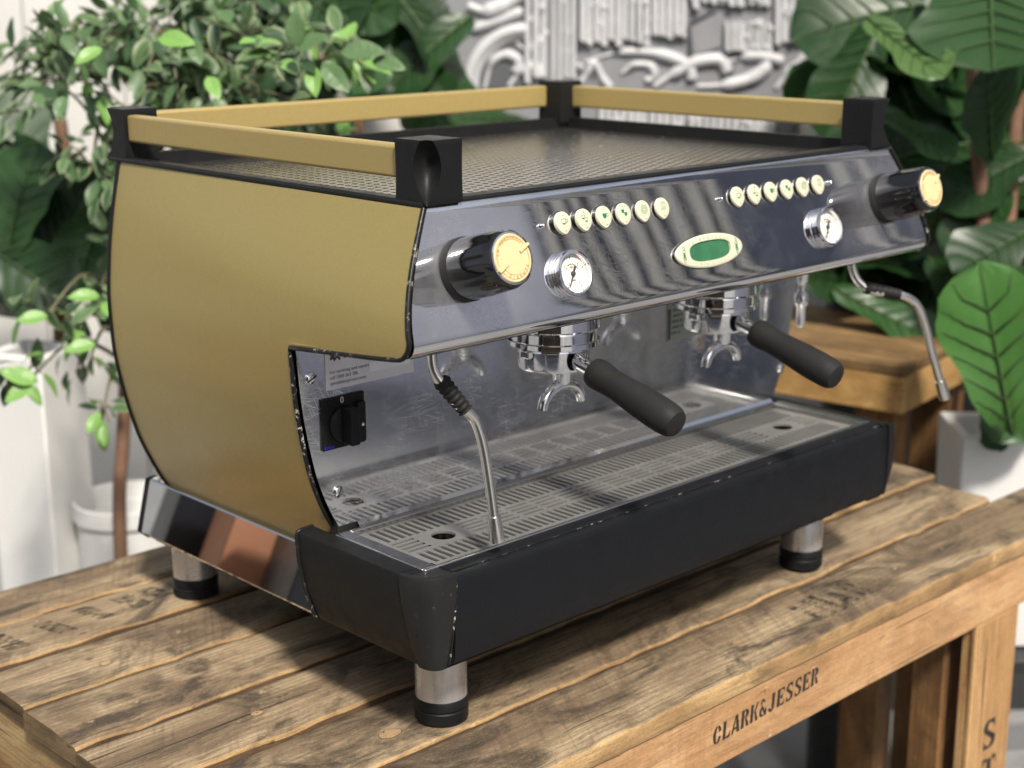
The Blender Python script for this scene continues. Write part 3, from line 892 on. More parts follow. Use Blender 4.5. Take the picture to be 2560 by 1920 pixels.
# ------- splash back
mb = MB()
zs = [.1800 + (.3625 - .1800)*i/24 for i in range(25)]
nx = 40
for z in zs:
    w = abs(sx(.0930, z)) - .0022
    for i in range(nx + 1): mb.v.append(Vector((-w + 2*w*i/nx, .0870, z)))
for j in range(24):
    for i in range(nx): mb.face((j*(nx + 1) + i, j*(nx + 1) + i + 1, (j + 1)*(nx + 1) + i + 1, (j + 1)*(nx + 1) + i))
b = len(mb.v)
mb.v += [Vector(p) for p in ((-.3120, .0870, .1800), (.3300, .0870, .1800), (.3300, .0834, .1764), (-.3120, .0834, .1764), (.3300, .0832, .1740), (-.3120, .0832, .1740))]
mb.face((b, b + 1, b + 2, b + 3)); mb.face((b + 3, b + 2, b + 4, b + 5))
spl = obj('splash_back', mb, SPLASH, mach, 20)
mb = MB(); mb.box(-.3345, .3345, .0880, .096, .166, .200); obj('splash_gap', mb, CAVITY, mach, 0)
SM = lambda x, z, y=.0869: Matrix.Translation((x, y, z)) @ Matrix.Rotation(PI/2, 4, 'X')
for (x, z) in ((-.3603, .3285), (-.3335, .2147), (.3480, .2147)):
    mb = MB(); mb.lathe([(.0060, 0), (.0060, .0006), (.0048, .0022), (.0024, .0031), (.0001, .0033)], 28, SM(x, z), 0, cap1=False)
    sc_ = obj('screw', mb, MIRROR, mach, 50)
    mb = MB(); mb.box(-.0055, .0055, -.0006, .0006, .0024, .0035, 0, SM(x, z) @ Matrix.Rotation(R(25 if z > .3 else 65), 4, 'Z'))  # raised dark bar stands for the shade in a cut slot
    obj('slot', mb, CAVITY, sc_, 0)
# rotary switch
mb = MB(); mb.box(-.3505, -.3010, .0842, .0868, .2572, .3066)
sw = obj('rotary_switch', mb, BLACK, mach, 30, .001)
mb = MB(); Ms = SM(-.3262, .2800, .0842)
mb.lathe([(.0175, 0), (.0170, .003), (.0158, .0040)], 40, Ms)
for sg in (-1, 1): pass
mb.box(-.0050, .0050, -.0178, .0178, .003, .0190, 0, Ms @ Matrix.Rotation(R(0), 4, 'Z'))
obj('switch_handle', mb, BLACK, sw, 40, .0022, 3)
mb = MB(); mb.box(-.3128, -.3035, .0790, .0840, .2600, .2985); obj('switch_latch', mb, BLACK, sw, 30, .001)
mb = MB(); text_mesh('0', .0085, SM(-.3275, .3026, .0839), mb, .0001, 0); text_mesh('kraus', .0052, SM(-.3435, .2604, .0839), mb, .0001, 1)
obj('switch_lettering', mb, [WHITEP, BLUEP], sw, 0)
mb = MB(); mb.lathe([(.0019, 0), (.0016, .001), (.0001, .0012)], 14, SM(-.3082, .2770, .0789), cap1=False); obj('latch_pin', mb, MIRROR, sw, 50)
# service sticker
mb = MB(); mb.box(-.3434, -.2390, .0862, .0868, .3137, .3660)
stk = obj('service_sticker', mb, STICK, mach, 0)
mb = MB(); mb.box(-.2930, -.2440, .0857, .0861, .3230, .3325); obj('sticker_box', mb, STICKW, stk, 0)
mb = MB()
Mt = lambda x, z: SM(x, z, .0860)
for i, tx in enumerate(('For servicing and repairs', 'call 1800 263 386', 'specialistespresso.com')):
    text_mesh(tx, .0046, Mt(-.3390, .3300 - .0053*i), mb, .0001, 1, 'LEFT')
text_mesh('Next service due', .0042, Mt(-.2930, .3362), mb, .0001, 1, 'LEFT')
text_mesh('Date', .0034, Mt(-.2918, .3255), mb, .0001, 1, 'LEFT', )
text_mesh('Coffees', .0034, Mt(-.2690, .3285), mb, .0001, 1, 'LEFT')
text_mesh('ESPRESSO', .0085, Mt(-.3230, .3440), mb, .0001, 0, 'LEFT')
for d in (0, .0055):
    poly(mb, [(-.3395 + d, .3480), (-.3330 + d, .3400), (-.3312 + d, .3418), (-.3377 + d, .3498)], Matrix(((1, 0, 0, 0), (0, 0, -1, .0860), (0, 1, 0, 0), (0, 0, 0, 1))), 0, .0002)
    poly(mb, [(-.3385 + d, .3430), (-.3345 + d, .3470), (-.3330 + d, .3455), (-.3370 + d, .3415)], Matrix(((1, 0, 0, 0), (0, 0, -1, .0858), (0, 1, 0, 0), (0, 0, 0, 1))), 0, .0002)
obj('sticker_lettering', mb, [DARKP, GREYP], stk, 0)
# rating plate
mb = MB(); mb.box(.1320, .2020, .0862, .0868, .2830, .3290); rp = obj('rating_plate', mb, PLATE, mach, 0)
mb = MB()
for i in range(6): text_mesh(('MODEL 2 GR AV', '220-240V 50/60Hz', '3850W IPX1', 'MADE IN ITALY', 'SERIAL 0418', 'BAR 2.0')[i], .0045, SM(.1400, .3245 - .0066*i, .0861), mb, .0001, 0, 'LEFT')
mb.box(.1335, .1375, .0859, .0861, .2850, .3200, 0)
obj('plate_lettering', mb, DARKP, rp, 0)

# ------- groups and portafilters
def group(x, y=.0130):
    T = Matrix.Translation((x, y, 0))
    mb = MB()
    mb.lathe([(.040, .3660), (.0455, .3655), (.0458, .3540), (.0430, .3505), (.0430, .3420), (.0448, .3410), (.0450, .3365), (.0415, .3350), (.030, .3350)], 64, T, cap0=False)
    g = obj('group_head', mb, MIRROR, mach, 30)
    mb = MB(); mb.tube([(x + .034, y + .03, .366), (x + .034, y + .03, .347)], .009, 16); obj('group_bolt', mb, MIRROR, g, 40)
    mb = MB(); mb.tube([(x + .046, y - .012, .366), (x + .047, y - .012, .351)], .0042, 12)
    obj('group_bolt', mb, MIRROR, g, 40)
    mb = MB()
    mb.lathe([(.0368, .3345), (.0372, .3325), (.0352, .3315), (.0350, .3150), (.0340, .3125), (.0300, .3110), (.0120, .3080), (.0105, .3060)], 64, T)
    p = obj('portafilter', mb, MIRROR, mach, 30)
    # ear lugs
    mb = MB(); mb.box(x - .0395, x - .033, y - .006, y + .006, .3260, .3330); obj('lug', mb, MIRROR, p, 30, .001)
    # neck and handle
    d = Vector((0, -.1435, -.0430)).normalized()
    a = Vector((x, y - .030, .3235))
    mb = MB(); mb.tube([a, a + d*.012, a + d*.022, a + d*.030], [.0092, .0080, .0072, .0076], 20)
    obj('neck', mb, MIRROR, p, 50)
    prof = [(.024, .0115), (.0255, .0138), (.030, .0150), (.038, .0148), (.048, .0138), (.058, .0136), (.072, .0146), (.090, .0158), (.108, .0163), (.122, .0160), (.1290, .0150), (.1335, .0126), (.1352, .0080), (.1354, .004)]
    mb = MB(); mb.tube([a + d*q for q, _ in prof], [r for _, r in prof], 28)
    obj('handle', mb, RUBBER, p, 40)
    # spout: short neck and an arched double spout
    sxp = x + .012
    mb = MB(); Ts = Matrix.Translation((sxp, y, 0))
    mb.lathe([(.0105, .3085), (.0098, .3060), (.0094, .2960), (.0080, .2925)], 28, Ts)
    arc = []
    for k in range(17):
        t = PI*(.02 + .96*k/16)
        arc.append((sxp + .0275*math.cos(t), y, .2690 + .0225*math.sin(t)))
    arc = arc[::-1]
    mb.tube(arc, [.0050 + .0012*math.sin(PI*k/16) for k in range(17)], 16, 0, False)
    for k, q in ((0, arc[0]), (16, arc[16])):
        pass
    obj('spout', mb, MIRROR, p, 60)
group(-.1225); group(.1265)

# ------- steam wands and hot water spigot
def bez(pts, n=8):
    pts = [Vector(p) for p in pts]
    out = []
    for i in range(len(pts) - 1):
        p0 = pts[max(0, i - 1)]; p1 = pts[i]; p2 = pts[i + 1]; p3 = pts[min(len(pts) - 1, i + 2)]
        for k in range(n):
            t = k/n
            out.append(.5*((2*p1) + (p2 - p0)*t + (2*p0 - 5*p1 + 4*p2 - p3)*t*t + (3*p1 - p0 - 3*p2 + p3)*t**3))
    out.append(pts[-1])
    return out
def wand(pts, ga, gb, tip_n=3):
    path = bez(pts)
    mb = MB(); mb.tube(path, .0048, 18)
    w = obj('steam_wand', mb, WANDM, mach, 60)
    ribs = .0009 if pts[0][0] < 0 else .0001
    g0 = Vector(ga); g1 = Vector(gb)
    prof = []
    N = 26
    for i in range(N + 1):
        t = i/N
        prof.append((g0.lerp(g1, t), .0074 + (ribs if (i // 2) % 2 else -.0003) - .0012*t))
    mb = MB(); mb.tube([p for p, _ in prof], [r for _, r in prof], 20)
    obj('grip_sleeve', mb, RUBBER, w, 30)
    a, b = path[-3], path[-1]
    d = (b - a).normalized()
    mb = MB(); e = b
    mb.tube([e - d*.0215, e - d*.021, e - d*.002, e + d*.0030, e + d*.0038], [.0051, .0060, .0072, .0066, .0035], 20)
    obj('steam_tip', mb, WANDM, w, 40)
    return w
wand([(-.3135, -.028, .3760), (-.3135, -.0285, .3560), (-.3110, -.031, .3440), (-.3050, -.036, .3325), (-.2945, -.0415, .3160), (-.2850, -.0450, .3065), (-.2788, -.0480, .2950), (-.2735, -.0525, .2650), (-.2675, -.0600, .1900)],
     (-.3085, -.0335, .3395), (-.2890, -.0437, .3105))
wand([(.3155, -.030, .3760), (.3160, -.0305, .3600), (.3200, -.037, .3440), (.3300, -.050, .3330), (.3540, -.068, .3290), (.3760, -.079, .3160), (.3880, -.0855, .2900), (.3990, -.0900, .2560), (.4170, -.0995, .2020)],
     (.3245, -.043, .3370), (.3560, -.0695, .3280))
mb = MB()
mb.lathe([(.0072, .372), (.0072, .328), (.0050, .325), (.0048, .316), (.0085, .312), (.0092, .306), (.0085, .300), (.0058, .296), (.0056, .276), (.0044, .272)], 24, Matrix.Translation((.3470, .060, 0)))
obj('hot_water_spigot', mb, MIRROR, mach, 45)

# ------- drip tray
SECT = [(-.0470, .1752), (-.0560, .1752), (-.0600, .1742), (-.0615, .1722), (-.0640, .1716), (-.0665, .1690), (-.0682, .1610), (-.0690, .1400), (-.0690, .1150), (-.0680, .0950), (-.0660, .0885), (-.0600, .0868), (-.0300, .0862), (-.0300, .1600), (-.0470, .1600)]
mb = MB(); mb.prism(SECT, lambda a, b, h: (h, a, b), -.3265, .3500)
obj('tray_front', mb, BLACKF, mach, 40)
mb = MB(); mb.tube([(-.3250 + .0135*i, -.0612, .1731) for i in range(51)], .0007, 6)
obj('lip_edge', mb, TRIM, mach, 60)
for sg in (-1, 1):
    sec = [(.3420, .1752), (.3560, .1750), (.3600, .1735), (.3612, .1700), (.3605, .1450), (.3570, .1150), (.3520, .0920), (.3490, .0875), (.3450, .0862), (.3200, .0862), (.3200, .160), (.3420, .160)]
    ya = -.0440 if sg == -1 else -.0655
    mb = MB()
    n = len(sec); b = 0
    for (y, k) in ((ya, 0), (.104, 0), (.1135, .0), (.1155, .002)):
        for (a, z) in sec:
            dy = 0 if y < .1 else -.012*max(0, (.172 - z)/.085)**2 + .004
            mb.v.append(Vector((sg*(a - k), y + dy, z)))
    for j in range(3):
        for k in range(n):
            k2 = (k + 1) % n
            mb.face((j*n + k, j*n + k2, (j + 1)*n + k2, (j + 1)*n + k))
    mb.face(list(range(n))[::-1]); mb.face([3*n + k for k in range(n)])
    obj('tray_side', mb, BLACK, mach, 40)
    # rear lip with chipped edge
    mb = MB()
    pts = [(sg*(a + .0004), .1165 - .012*max(0, (.172 - z)/.085)**2, z) for a, z in sec[:9]]
    mb.tube(pts, .0020, 8); obj('edge_trim', mb, TRIM, mach, 60)
# rounded left corner piece, narrower below
mb = MB()
rows = [(.1748, .0045), (.1757, .0018), (.1750, .0004), (.1725, -.0004), (.165, -.0008), (.150, -.0006), (.130, 0), (.110, .0006), (.095, .0012), (.0875, .0022), (.0858, .0060)]
def corner_outline(z, ins):
    t = (.1757 - z)/.09
    yl = -.0360 - .0125*t**1.6
    xr = -.3255 - .0115*t**1.6
    xo = -.3625 + .0085*max(0, t)**1.7 + ins
    yo = -.0702 + .0005*t + ins
    rx = (xr - xo)*.93; ry = (yl - yo)*.93
    pts = [(xr, yl)]
    pts.append((xo, yl))
    for k in range(13):
        a = PI + (PI/2)*k/12
        pts.append((xo + rx + rx*math.copysign(abs(math.cos(a))**.80, math.cos(a)), yo + ry + ry*math.copysign(abs(math.sin(a))**.80, math.sin(a))))
    pts.append((xr, yo))
    return [(x, y, z) for x, y in pts]
R_ = [corner_outline(z, i) for z, i in rows]
n = len(R_[0])
for r in R_: mb.v += [Vector(p) for p in r]
for j in range(len(R_) - 1):
    for k in range(n):
        k2 = (k + 1) % n
        mb.face((j*n + k, j*n + k2, (j + 1)*n + k2, (j + 1)*n + k))
mb.face(list(range(n))); mb.face([(len(R_) - 1)*n + k for k in range(n)][::-1])
CORN = worn('rubbed_black_plastic', (.016, .016, .017), (.16, .155, .145), .34, .64, .12)
obj('tray_corner', mb, CORN, mach, 45, label='rubbed rounded black corner piece of the drip tray')
# chipped seam beside the corner piece
mb = MB()
mb.tube([(-.3255 - .0115*((.1757 - z)/.09)**1.6 + .0010, -.0696, z) for z in [.166 - .0075*i for i in range(11)]], .0011, 6)
obj('chipped_seam', mb, TRIM, mach, 60)
# right corner cap, flared a little
mb = MB()
for (z, a, b_) in ((.1750, .3500, -.0655), (.1735, .3605, -.0690), (.150, .3630, -.0705), (.120, .3600, -.0700), (.088, .3515, -.0670)):
    mb.v += [Vector(p) for p in ((.3500, b_ - .0008, z), (a, b_ - .0004, z), (a, -.02, z), (.3500, -.02, z))]
for j in range(4):
    for k in range(4):
        k2 = (k + 1) % 4
        mb.face((j*4 + k, j*4 + k2, (j + 1)*4 + k2, (j + 1)*4 + k))
mb.face((3, 2, 1, 0)); mb.face((16, 17, 18, 19))
obj('tray_corner', mb, BLACK, mach, 30)
# steel frame round the grate
mb = MB()
def fr(mb, x0, x1, y0, y1, z0, z1): mb.box(x0, x1, y0, y1, z0, z1)
FXL, FXR, FYF, FYB = -.3425, .3425, -.0480, .0825
fr(mb, FXL, FXR, FYF, -.0440, .1700, .1768)
fr(mb, FXL, -.3265, -.0439, FYB, .1700, .1762)
fr(mb, .3265, FXR, -.0439, FYB, .1700, .1762)
fr(mb, -.3264, .3264, .0762, FYB, .1700, .1762)
tr = obj('tray_rim', mb, STEEL, mach, 30, .0018, 3)
mb = MB(); mb.box(-.34, .34, -.046, .085, .120, .122); mb.box(-.342, -.338, -.046, .085, .122, .1695); mb.box(.338, .342, -.046, .085, .122, .1695); mb.box(-.338, .338, -.0465, -.0435, .122, .1695); mb.box(-.338, .338, .080, .084, .122, .1695)
obj('drip_basin', mb, CAVITY, mach, 0)
# slotted grate
mb = MB()
GT, GB_ = .1712, .1690
def bar(x0, x1, y0, y1): mb.box(x0, x1, y0, y1, GB_, GT)
GX0, GX1 = -.3262, .3262
p = .0087; sw_ = .0046
SX0 = -.3130
NS = 72
ROWS = [(.0390, .0730), (-.0290, .0000)]
bar(GX0, GX1, .0730, .0760); bar(GX0, GX1, -.0438, -.0290)
for (ya, yb) in ROWS:
    x = GX0
    for k in range(NS):
        xs = SX0 + k*p
        bar(x, xs, ya, yb); x = xs + sw_
    bar(x, GX1, ya, yb)
# middle band: groups of four lengthwise slots, round drain near each end
yl = [.0045 + .0085*i for i in range(4)]
bar(GX0, GX1, .0000, .0030); bar(GX0, GX1, .0345, .0390)
segs = []
x = -.2360
while x < .2360 - .02:
    segs.append((x, x + .0275)); x += .0330
segs = [(-.3155, -.2890)] + segs + [(.2890, .3155)]
solid = GX0
for (a, b2) in segs:
    if abs(a) < .29 and abs(solid) > .286 and solid < 0 or (solid > 0 and a > .28):
        pass
    # slots a..b2
    for i, (y0, y1) in enumerate([(.0030, .0052), (.0094, .0134), (.0176, .0216), (.0258, .0298), (.0334, .0345)]):
        bar(a, b2, y0, y1)
    solid = b2
edges = [GX0] + [e for s_ in segs for e in s_] + [GX1]
HOLES = (-.2630, .2630)
for i in range(0, len(edges), 2):
    a, b2 = edges[i], edges[i + 1]
    h = [q for q in HOLES if a < q < b2]
    if not h: bar(a, b2, .0030, .0345); continue
    cx, cy, rr = h[0], .01875, .0118
    N = 32
    out = []; inn = []
    for k in range(N):
        ang = 2*PI*k/N
        c, s_ = math.cos(ang), math.sin(ang)
        hw = (b2 - cx) if c > 0 else (cx - a)
        t = min(hw/abs(c) if abs(c) > 1e-6 else 9, .01575/abs(s_) if abs(s_) > 1e-6 else 9)
        out.append((cx + c*t, cy + s_*t)); inn.append((cx + c*rr, cy + s_*rr))
    b = len(mb.v)
    for L, z in ((out, GT), (inn, GT), (inn, GB_)): mb.v += [Vector((q[0], q[1], z)) for q in L]
    for r in range(2):
        for k in range(N): mb.face((b + r*N + k, b + r*N + (k + 1) % N, b + (r + 1)*N + (k + 1) % N, b + (r + 1)*N + k))
    # corners of the rectangle
    for (X, Y) in ((a, .0030), (b2, .0030), (b2, .0345), (a, .0345)):
        near = sorted(range(N), key=lambda k: (out[k][0] - X)**2 + (out[k][1] - Y)**2)[:2]
        mb.add([(X, Y, GT), (*out[near[0]], GT), (*out[near[1]], GT)], [(0, 1, 2)])
    mb2 = MB(); mb2.lathe([(.0116, .1640), (.0001, .1640)], 32, Matrix.Translation((cx, cy, 0)), cap1=False)
    obj('drain', mb2, plain('murky_drain', (.05, .045, .025), .25), mach, 0)
obj('drip_grate', mb, GRATE, mach, 0, fix=False)

# ------- base skirt, underside and feet
for sg in (-1, 1):
    sec = [(-.3000, .1340), (-.3100, .1335), (-.3118, .1315), (-.3262, .0740), (-.3258, .0720), (-.3150, .0630), (-.3050, .0625), (-.3050, .1250)]
    mb = MB(); mb.prism(sec, lambda a, b, h: (-sg*a, h, b), .112, .4690)
    obj('base_skirt', mb, BASECH, mach, 0, .0012)
    mb = MB(); mb.prism([(a - (.0012 if k in (1, 2, 3, 4, 5) else 0), b) for k, (a, b) in enumerate(sec)], lambda a, b, h: (-sg*a, h, b), .4692, .4770)
    obj('skirt_end_cap', mb, BLACK, mach, 30, .0015)
mb = MB(); mb.box(-.3045, .3045, -.0290, .4680, .0640, .0850); mb.box(-.300, .300, .10, .465, .0851, .130)
obj('underside', mb, BLACKF, mach, 0)
for (x, y) in ((-.2848, 0), (.2848, 0), (-.2848, .427), (.2848, .427)):
    T = Matrix.Translation((x, y, 0))
    mb = MB(); mb.lathe([(.0244, .0235), (.0248, .0240), (.0248, .0780), (.0235, .0800)], 48, T)
    f = obj('foot', mb, FOOTM, mach, 30)
    mb = MB(); mb.lathe([(.0246, .0006), (.0256, .0016), (.0257, .0115), (.0247, .0125), (.0247, .0135), (.0257, .0145), (.0256, .0225), (.0246, .0240)], 48, T)
    obj('rubber_pad', mb, BLACK, f, 35)

# ------------------------------------------------------------------ surroundings
HF = Vector((CF.x, CF.y, 0)).normalized()          # away from the viewer along the ground
HR = Vector((HF.y, -HF.x, 0))                      # to the right along the wall
GZ = -.80
t = NT('grey_concrete')
c = t.mix(t.ramp(t.noise(t.co, 1.7, 7, .65), [(.35, 0), (.7, 1)]), (.16, .165, .17), (.27, .27, .265))
c = t.mix(t.math('MULTIPLY', t.ramp(t.noise(t.co, 9, 6, .7), [(.55, 0), (.7, 1)]), .4), c, (.09, .09, .09))
CONC = t.set(col=c, rough=.8, nor=t.bump(t.noise(t.co, 60, 5), .3, .004))
mb = MB(); mb.grid(lambda u, v: (-30 + 60*u, -30 + 60*v, GZ), 8, 8)
setp(obj('ground', mb, CONC, None, 0), kind='structure')

t = NT('white_painted_wall')
c = t.mix(t.ramp(t.noise(t.co, 3, 6, .6), [(.4, 0), (.75, 1)]), (.62, .61, .585), (.50, .49, .465))
WALLW = t.set(col=c, rough=.7, nor=t.bump(t.noise(t.co, 90, 4), .25, .002))
WD = 3.25
WO = Vector((CP.x, CP.y, 0)) + HF*WD               # wall plane, foot of the view axis
WM = Matrix(((HR.x, HF.x, 0, WO.x), (HR.y, HF.y, 0, WO.y), (0, 0, 1, 0), (0, 0, 0, 1)))   # (along, behind, up)
def onwall(px, py, front=0.0):
    """along / up coordinates on the wall plane of the point seen at (px, py)"""
    d = CX*((px - W0/2)/FPX) - CU*((py - H0/2)/FPX) + CF
    k = (WD - front)/d.dot(HF)
    p = CP + d*k
    return (p - WO).dot(HR), p.z
wall = thing('wall', 'white painted board wall behind the plants and the silver lettering relief', 'wall', WO + Vector((0, 0, GZ)))
for i in range(24):
    mb = MB(); u0 = -2.6 + .2*i
    mb.box(u0, u0 + .1975, 0, .03, GZ, 2.0, 0, WM)
    obj('wall_board', mb, WALLW, wall, 30, .002)
mb = MB(); mb.box(-2.6, 2.2, .031, .10, GZ, 2.0, 0, WM); obj('wall_core', mb, WALLW, wall, 0)

DARKW = plain('charcoal_with_shade', (.022, .024, .024), .7, 0, .3, 20)  # near-black holds shade behind the leaves; also the tub's own colour
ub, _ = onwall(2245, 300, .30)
scr = thing('shade_backdrop', 'dark backdrop boards standing for the shade between the big fiddle leaves at the right edge', 'screen', WO + HR*(ub + .6) - HF*.30 + Vector((0, 0, GZ)))
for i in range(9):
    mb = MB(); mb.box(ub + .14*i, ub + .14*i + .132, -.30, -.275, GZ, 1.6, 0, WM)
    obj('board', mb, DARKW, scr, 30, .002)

# silver relief of old-style lettering and scrolls
SILV = plain('silver_painted_relief', (.50, .505, .52), .5, 0, .2, 30)
SILD = plain('silver_backing_board', (.22, .225, .24), .55, 0, .3, 12)
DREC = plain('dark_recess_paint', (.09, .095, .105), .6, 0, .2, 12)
Z5 = lambda x, y: (1160 + x/2.127, y/2.127)
ua, va = onwall(*Z5(0, 470))
rel = thing('relief_sign', 'large silver-grey relief of old-style lettering, scrolls and a ring on the white wall', 'wall relief', WO + HR*ua + Vector((0, 0, va)))
def wpoly(pts, d0, d1, name, mat, bev=.003, label=None):
    mb = MB()
    q = [onwall(*Z5(x, y), d0) for x, y in pts]
    mb.prism(q, lambda a, b, h: WM @ Vector((a, -h, b)), d0, d1)
    return obj(name, mb, mat, rel, 30, bev, 2, label)
def wtube(pts, rad, d, name, mat):
    mb = MB()
    q = [onwall(*Z5(x, y), d) for x, y in pts]
    k = .00030
    rr = [k*r for r in rad] if isinstance(rad, list) else k*rad
    mb.tube([WM @ Vector((a, -d, b)) for a, b in bez([(a, b, 0) for a, b in q], 5) for a, b in [(a, b)]] if False else [WM @ Vector((p.x, -d, p.y)) for p in bez([(a, b, 0) for a, b in q], 5)],
            ([rr[min(len(rr) - 1, int(i/5))] for i in range((len(q) - 1)*5 + 1)] if isinstance(rr, list) else rr), 8)
    return obj(name, mb, mat, rel, 50)
wpoly([(-120, -420), (2060, -420), (2040, 60), (1850, 480), (1700, 760), (200, 760), (-60, 640)], .004, .024, 'backing_board', SILD, .002)
rr_ = random.Random(11)
def strokes(x0, x1, y0, y1, n, lean=0, jit=30):
    for i in range(n):
        x = rr_.uniform(x0, x1); y = rr_.uniform(max(y0, -40), y1)
        q = rr_.uniform(14, 30)
        wtube([(x - q, y + q*.4), (x, y - q*rr_.uniform(.2, .9)), (x + q, y), (x + q*.3, y + q*rr_.uniform(.3, 1))], [6, 13, 12, 6], .034, 'curl', SILV)
    w = (x1 - x0)/n
    for i in range(n):
        a = x0 + w*i; b = a + w*rr_.uniform(.50, .72)
        yb = y1 + rr_.uniform(-jit, jit); yt = y0 + rr_.uniform(-jit, jit)*.5
        e = w*.22
        wpoly([(a, yt), (b, yt + e), (b + lean, yb - e), (b + e + lean, yb), (a + lean + w*.2, yb + e*1.2), (a - e + lean, yb - e)], .0245, .0245 + rr_.uniform(.008, .020), 'letter_stroke', SILV, .002)
strokes(330, 455, -300, 420, 3, 0, 20); strokes(470, 605, -300, 430, 4, 0, 20)
strokes(620, 1000, -300, 235, 10); strokes(1005, 1195, -300, 180, 5)
strokes(1220, 1640, -300, 20, 9); strokes(1655, 2000, -300, 220, 9); strokes(1385, 1640, 110, 270, 8, 6, 10)
strokes(720, 1180, 560, 730, 12); strokes(1200, 1660, 600, 740, 12)
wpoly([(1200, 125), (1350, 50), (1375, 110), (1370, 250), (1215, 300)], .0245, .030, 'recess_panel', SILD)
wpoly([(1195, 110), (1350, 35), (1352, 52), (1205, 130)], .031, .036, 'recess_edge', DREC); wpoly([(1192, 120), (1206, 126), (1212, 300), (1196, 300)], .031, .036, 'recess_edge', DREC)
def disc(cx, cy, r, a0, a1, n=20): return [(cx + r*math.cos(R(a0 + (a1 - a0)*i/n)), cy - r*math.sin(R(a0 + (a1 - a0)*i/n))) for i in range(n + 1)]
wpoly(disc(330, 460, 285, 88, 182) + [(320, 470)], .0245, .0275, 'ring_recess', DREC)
wtube(disc(330, 460, 305, 86, 190, 12), 46, .028, 'ring', SILV); wtube(disc(330, 460, 265, 86, 190, 12), 18, .028, 'ring', SILV)
for pts, rad in ((((110, 470), (150, 330), (230, 290), (290, 330), (270, 390)), [16, 34, 40, 36, 20]), (((240, 460), (300, 380), (380, 350), (410, 420)), [20, 40, 40, 20]), (((280, 230), (330, 260), (400, 220), (440, 160)), [14, 26, 26, 14]),
                 (((640, 330), (850, 275), (1050, 290), (1190, 350), (1210, 430)), [10, 30, 42, 40, 16]), (((840, 390), (900, 345), (990, 350), (1010, 410), (960, 430)), [12, 24, 32, 26, 12]), (((1010, 460), (1120, 390), (1230, 330), (1360, 320), (1400, 390)), [20, 44, 46, 44, 16]),
                 (((1240, 460), (1400, 450), (1540, 410), (1610, 340), (1560, 280)), [16, 44, 50, 36, 12]), (((1400, 330), (1500, 300), (1600, 300), (1700, 330)), [14, 40, 40, 16]), (((620, 440), (660, 380), (690, 330), (740, 420), (780, 470)), [18, 26, 24, 30, 16]), (((1660, 470), (1720, 390), (1790, 330), (1830, 240)), [16, 36, 36, 20]),
                 (((20, 30), (120, 60), (230, 20), (320, -40)), [30, 60, 50, 20]), (((-60, 200), (60, 150), (180, 110), (310, 60)), [16, 36, 40, 30])):
    wtube(pts, rad, .026, 'scroll', SILV)
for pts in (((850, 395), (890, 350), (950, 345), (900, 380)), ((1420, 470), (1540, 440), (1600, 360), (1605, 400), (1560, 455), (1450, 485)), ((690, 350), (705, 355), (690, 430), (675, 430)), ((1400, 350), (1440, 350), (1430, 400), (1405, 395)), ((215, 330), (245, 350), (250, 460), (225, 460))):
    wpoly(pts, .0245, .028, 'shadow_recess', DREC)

# ---------------- plants
def leafmat(name, a, b, rough=.38, vein=None):
    t = NT(name)
    oi = t.n('ShaderNodeObjectInfo')
    c = t.mix(t.noise(t.co, 3.5, 4), a, b)
    c = t.mix(t.math('MULTIPLY', oi.outputs['Random'], .55), c, tuple(x*.55 for x in a))
    t.set(col=c, rough=rough, spec=.45)
    tr = t.n('ShaderNodeBsdfTranslucent'); t.l(c, tr.inputs[0])
    mx = t.n('ShaderNodeMixShader'); mx.inputs[0].default_value = .22
    t.l(t.b.outputs[0], mx.inputs[1]); t.l(tr.outputs[0], mx.inputs[2]); t.l(mx.outputs[0], t.out.inputs[0])
    return t.mat
LD = leafmat('shaded_dark_fig_leaf', (.011, .038, .010), (.022, .070, .016), .38)  # dark leaf green, deepened to hold the shade the plants stand in
LM = leafmat('part_shaded_fig_leaf', (.024, .068, .018), (.040, .105, .030), .38)  # mid green lowered to carry some of the same shade
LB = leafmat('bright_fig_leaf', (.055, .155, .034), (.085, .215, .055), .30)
LL = leafmat('light_fig_leaf', (.085, .17, .045), (.12, .21, .065), .42)
LV = leafmat('leaf_vein', (.055, .115, .032), (.075, .14, .045), .5)
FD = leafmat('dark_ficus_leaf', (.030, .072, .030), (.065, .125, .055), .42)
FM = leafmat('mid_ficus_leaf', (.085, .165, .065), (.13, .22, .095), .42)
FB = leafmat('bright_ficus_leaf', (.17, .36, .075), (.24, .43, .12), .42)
FC = leafmat('cream_leaf_margin', (.22, .29, .14), (.32, .37, .21), .5)
BARK = plain('brown_bark', (.14, .075, .045), .85, 0, .3, 30, .5, 120)
TWIG = plain('grey_green_twig', (.13, .12, .07), .8, 0, .3, 40)

def small_leaf_mesh(mat, curl, cream):
    mb = MB(); N = 7
    for i in range(N + 1):
        t = i/N
        w = .235*math.sin(PI*min(1, t*.93 + .035))**.85*(1 - .35*t)*1.25 if 0 < i < N else .004
        zc = -curl*t*t
        for k, (q, dz) in enumerate(((-1, .10), (-.72, .075), (0, 0), (.72, .075), (1, .10))):
            mb.v.append(Vector((q*w, t, zc + dz*w*2.2 + .012*math.sin(9*t + q*2))))
    for i in range(N):
        for k in range(4):
            mb.face((i*5 + k, i*5 + k + 1, (i + 1)*5 + k + 1, (i + 1)*5 + k), 1 if cream and k in (0, 3) else 0)
    me = bpy.data.meshes.new('leaf'); me.from_pydata([tuple(v) for v in mb.v], [], mb.f)
    me.materials.append(mat); me.materials.append(FC); me.polygons.foreach_set('material_index', mb.m)
    me.polygons.foreach_set('use_smooth', [True]*len(me.polygons))
    return me
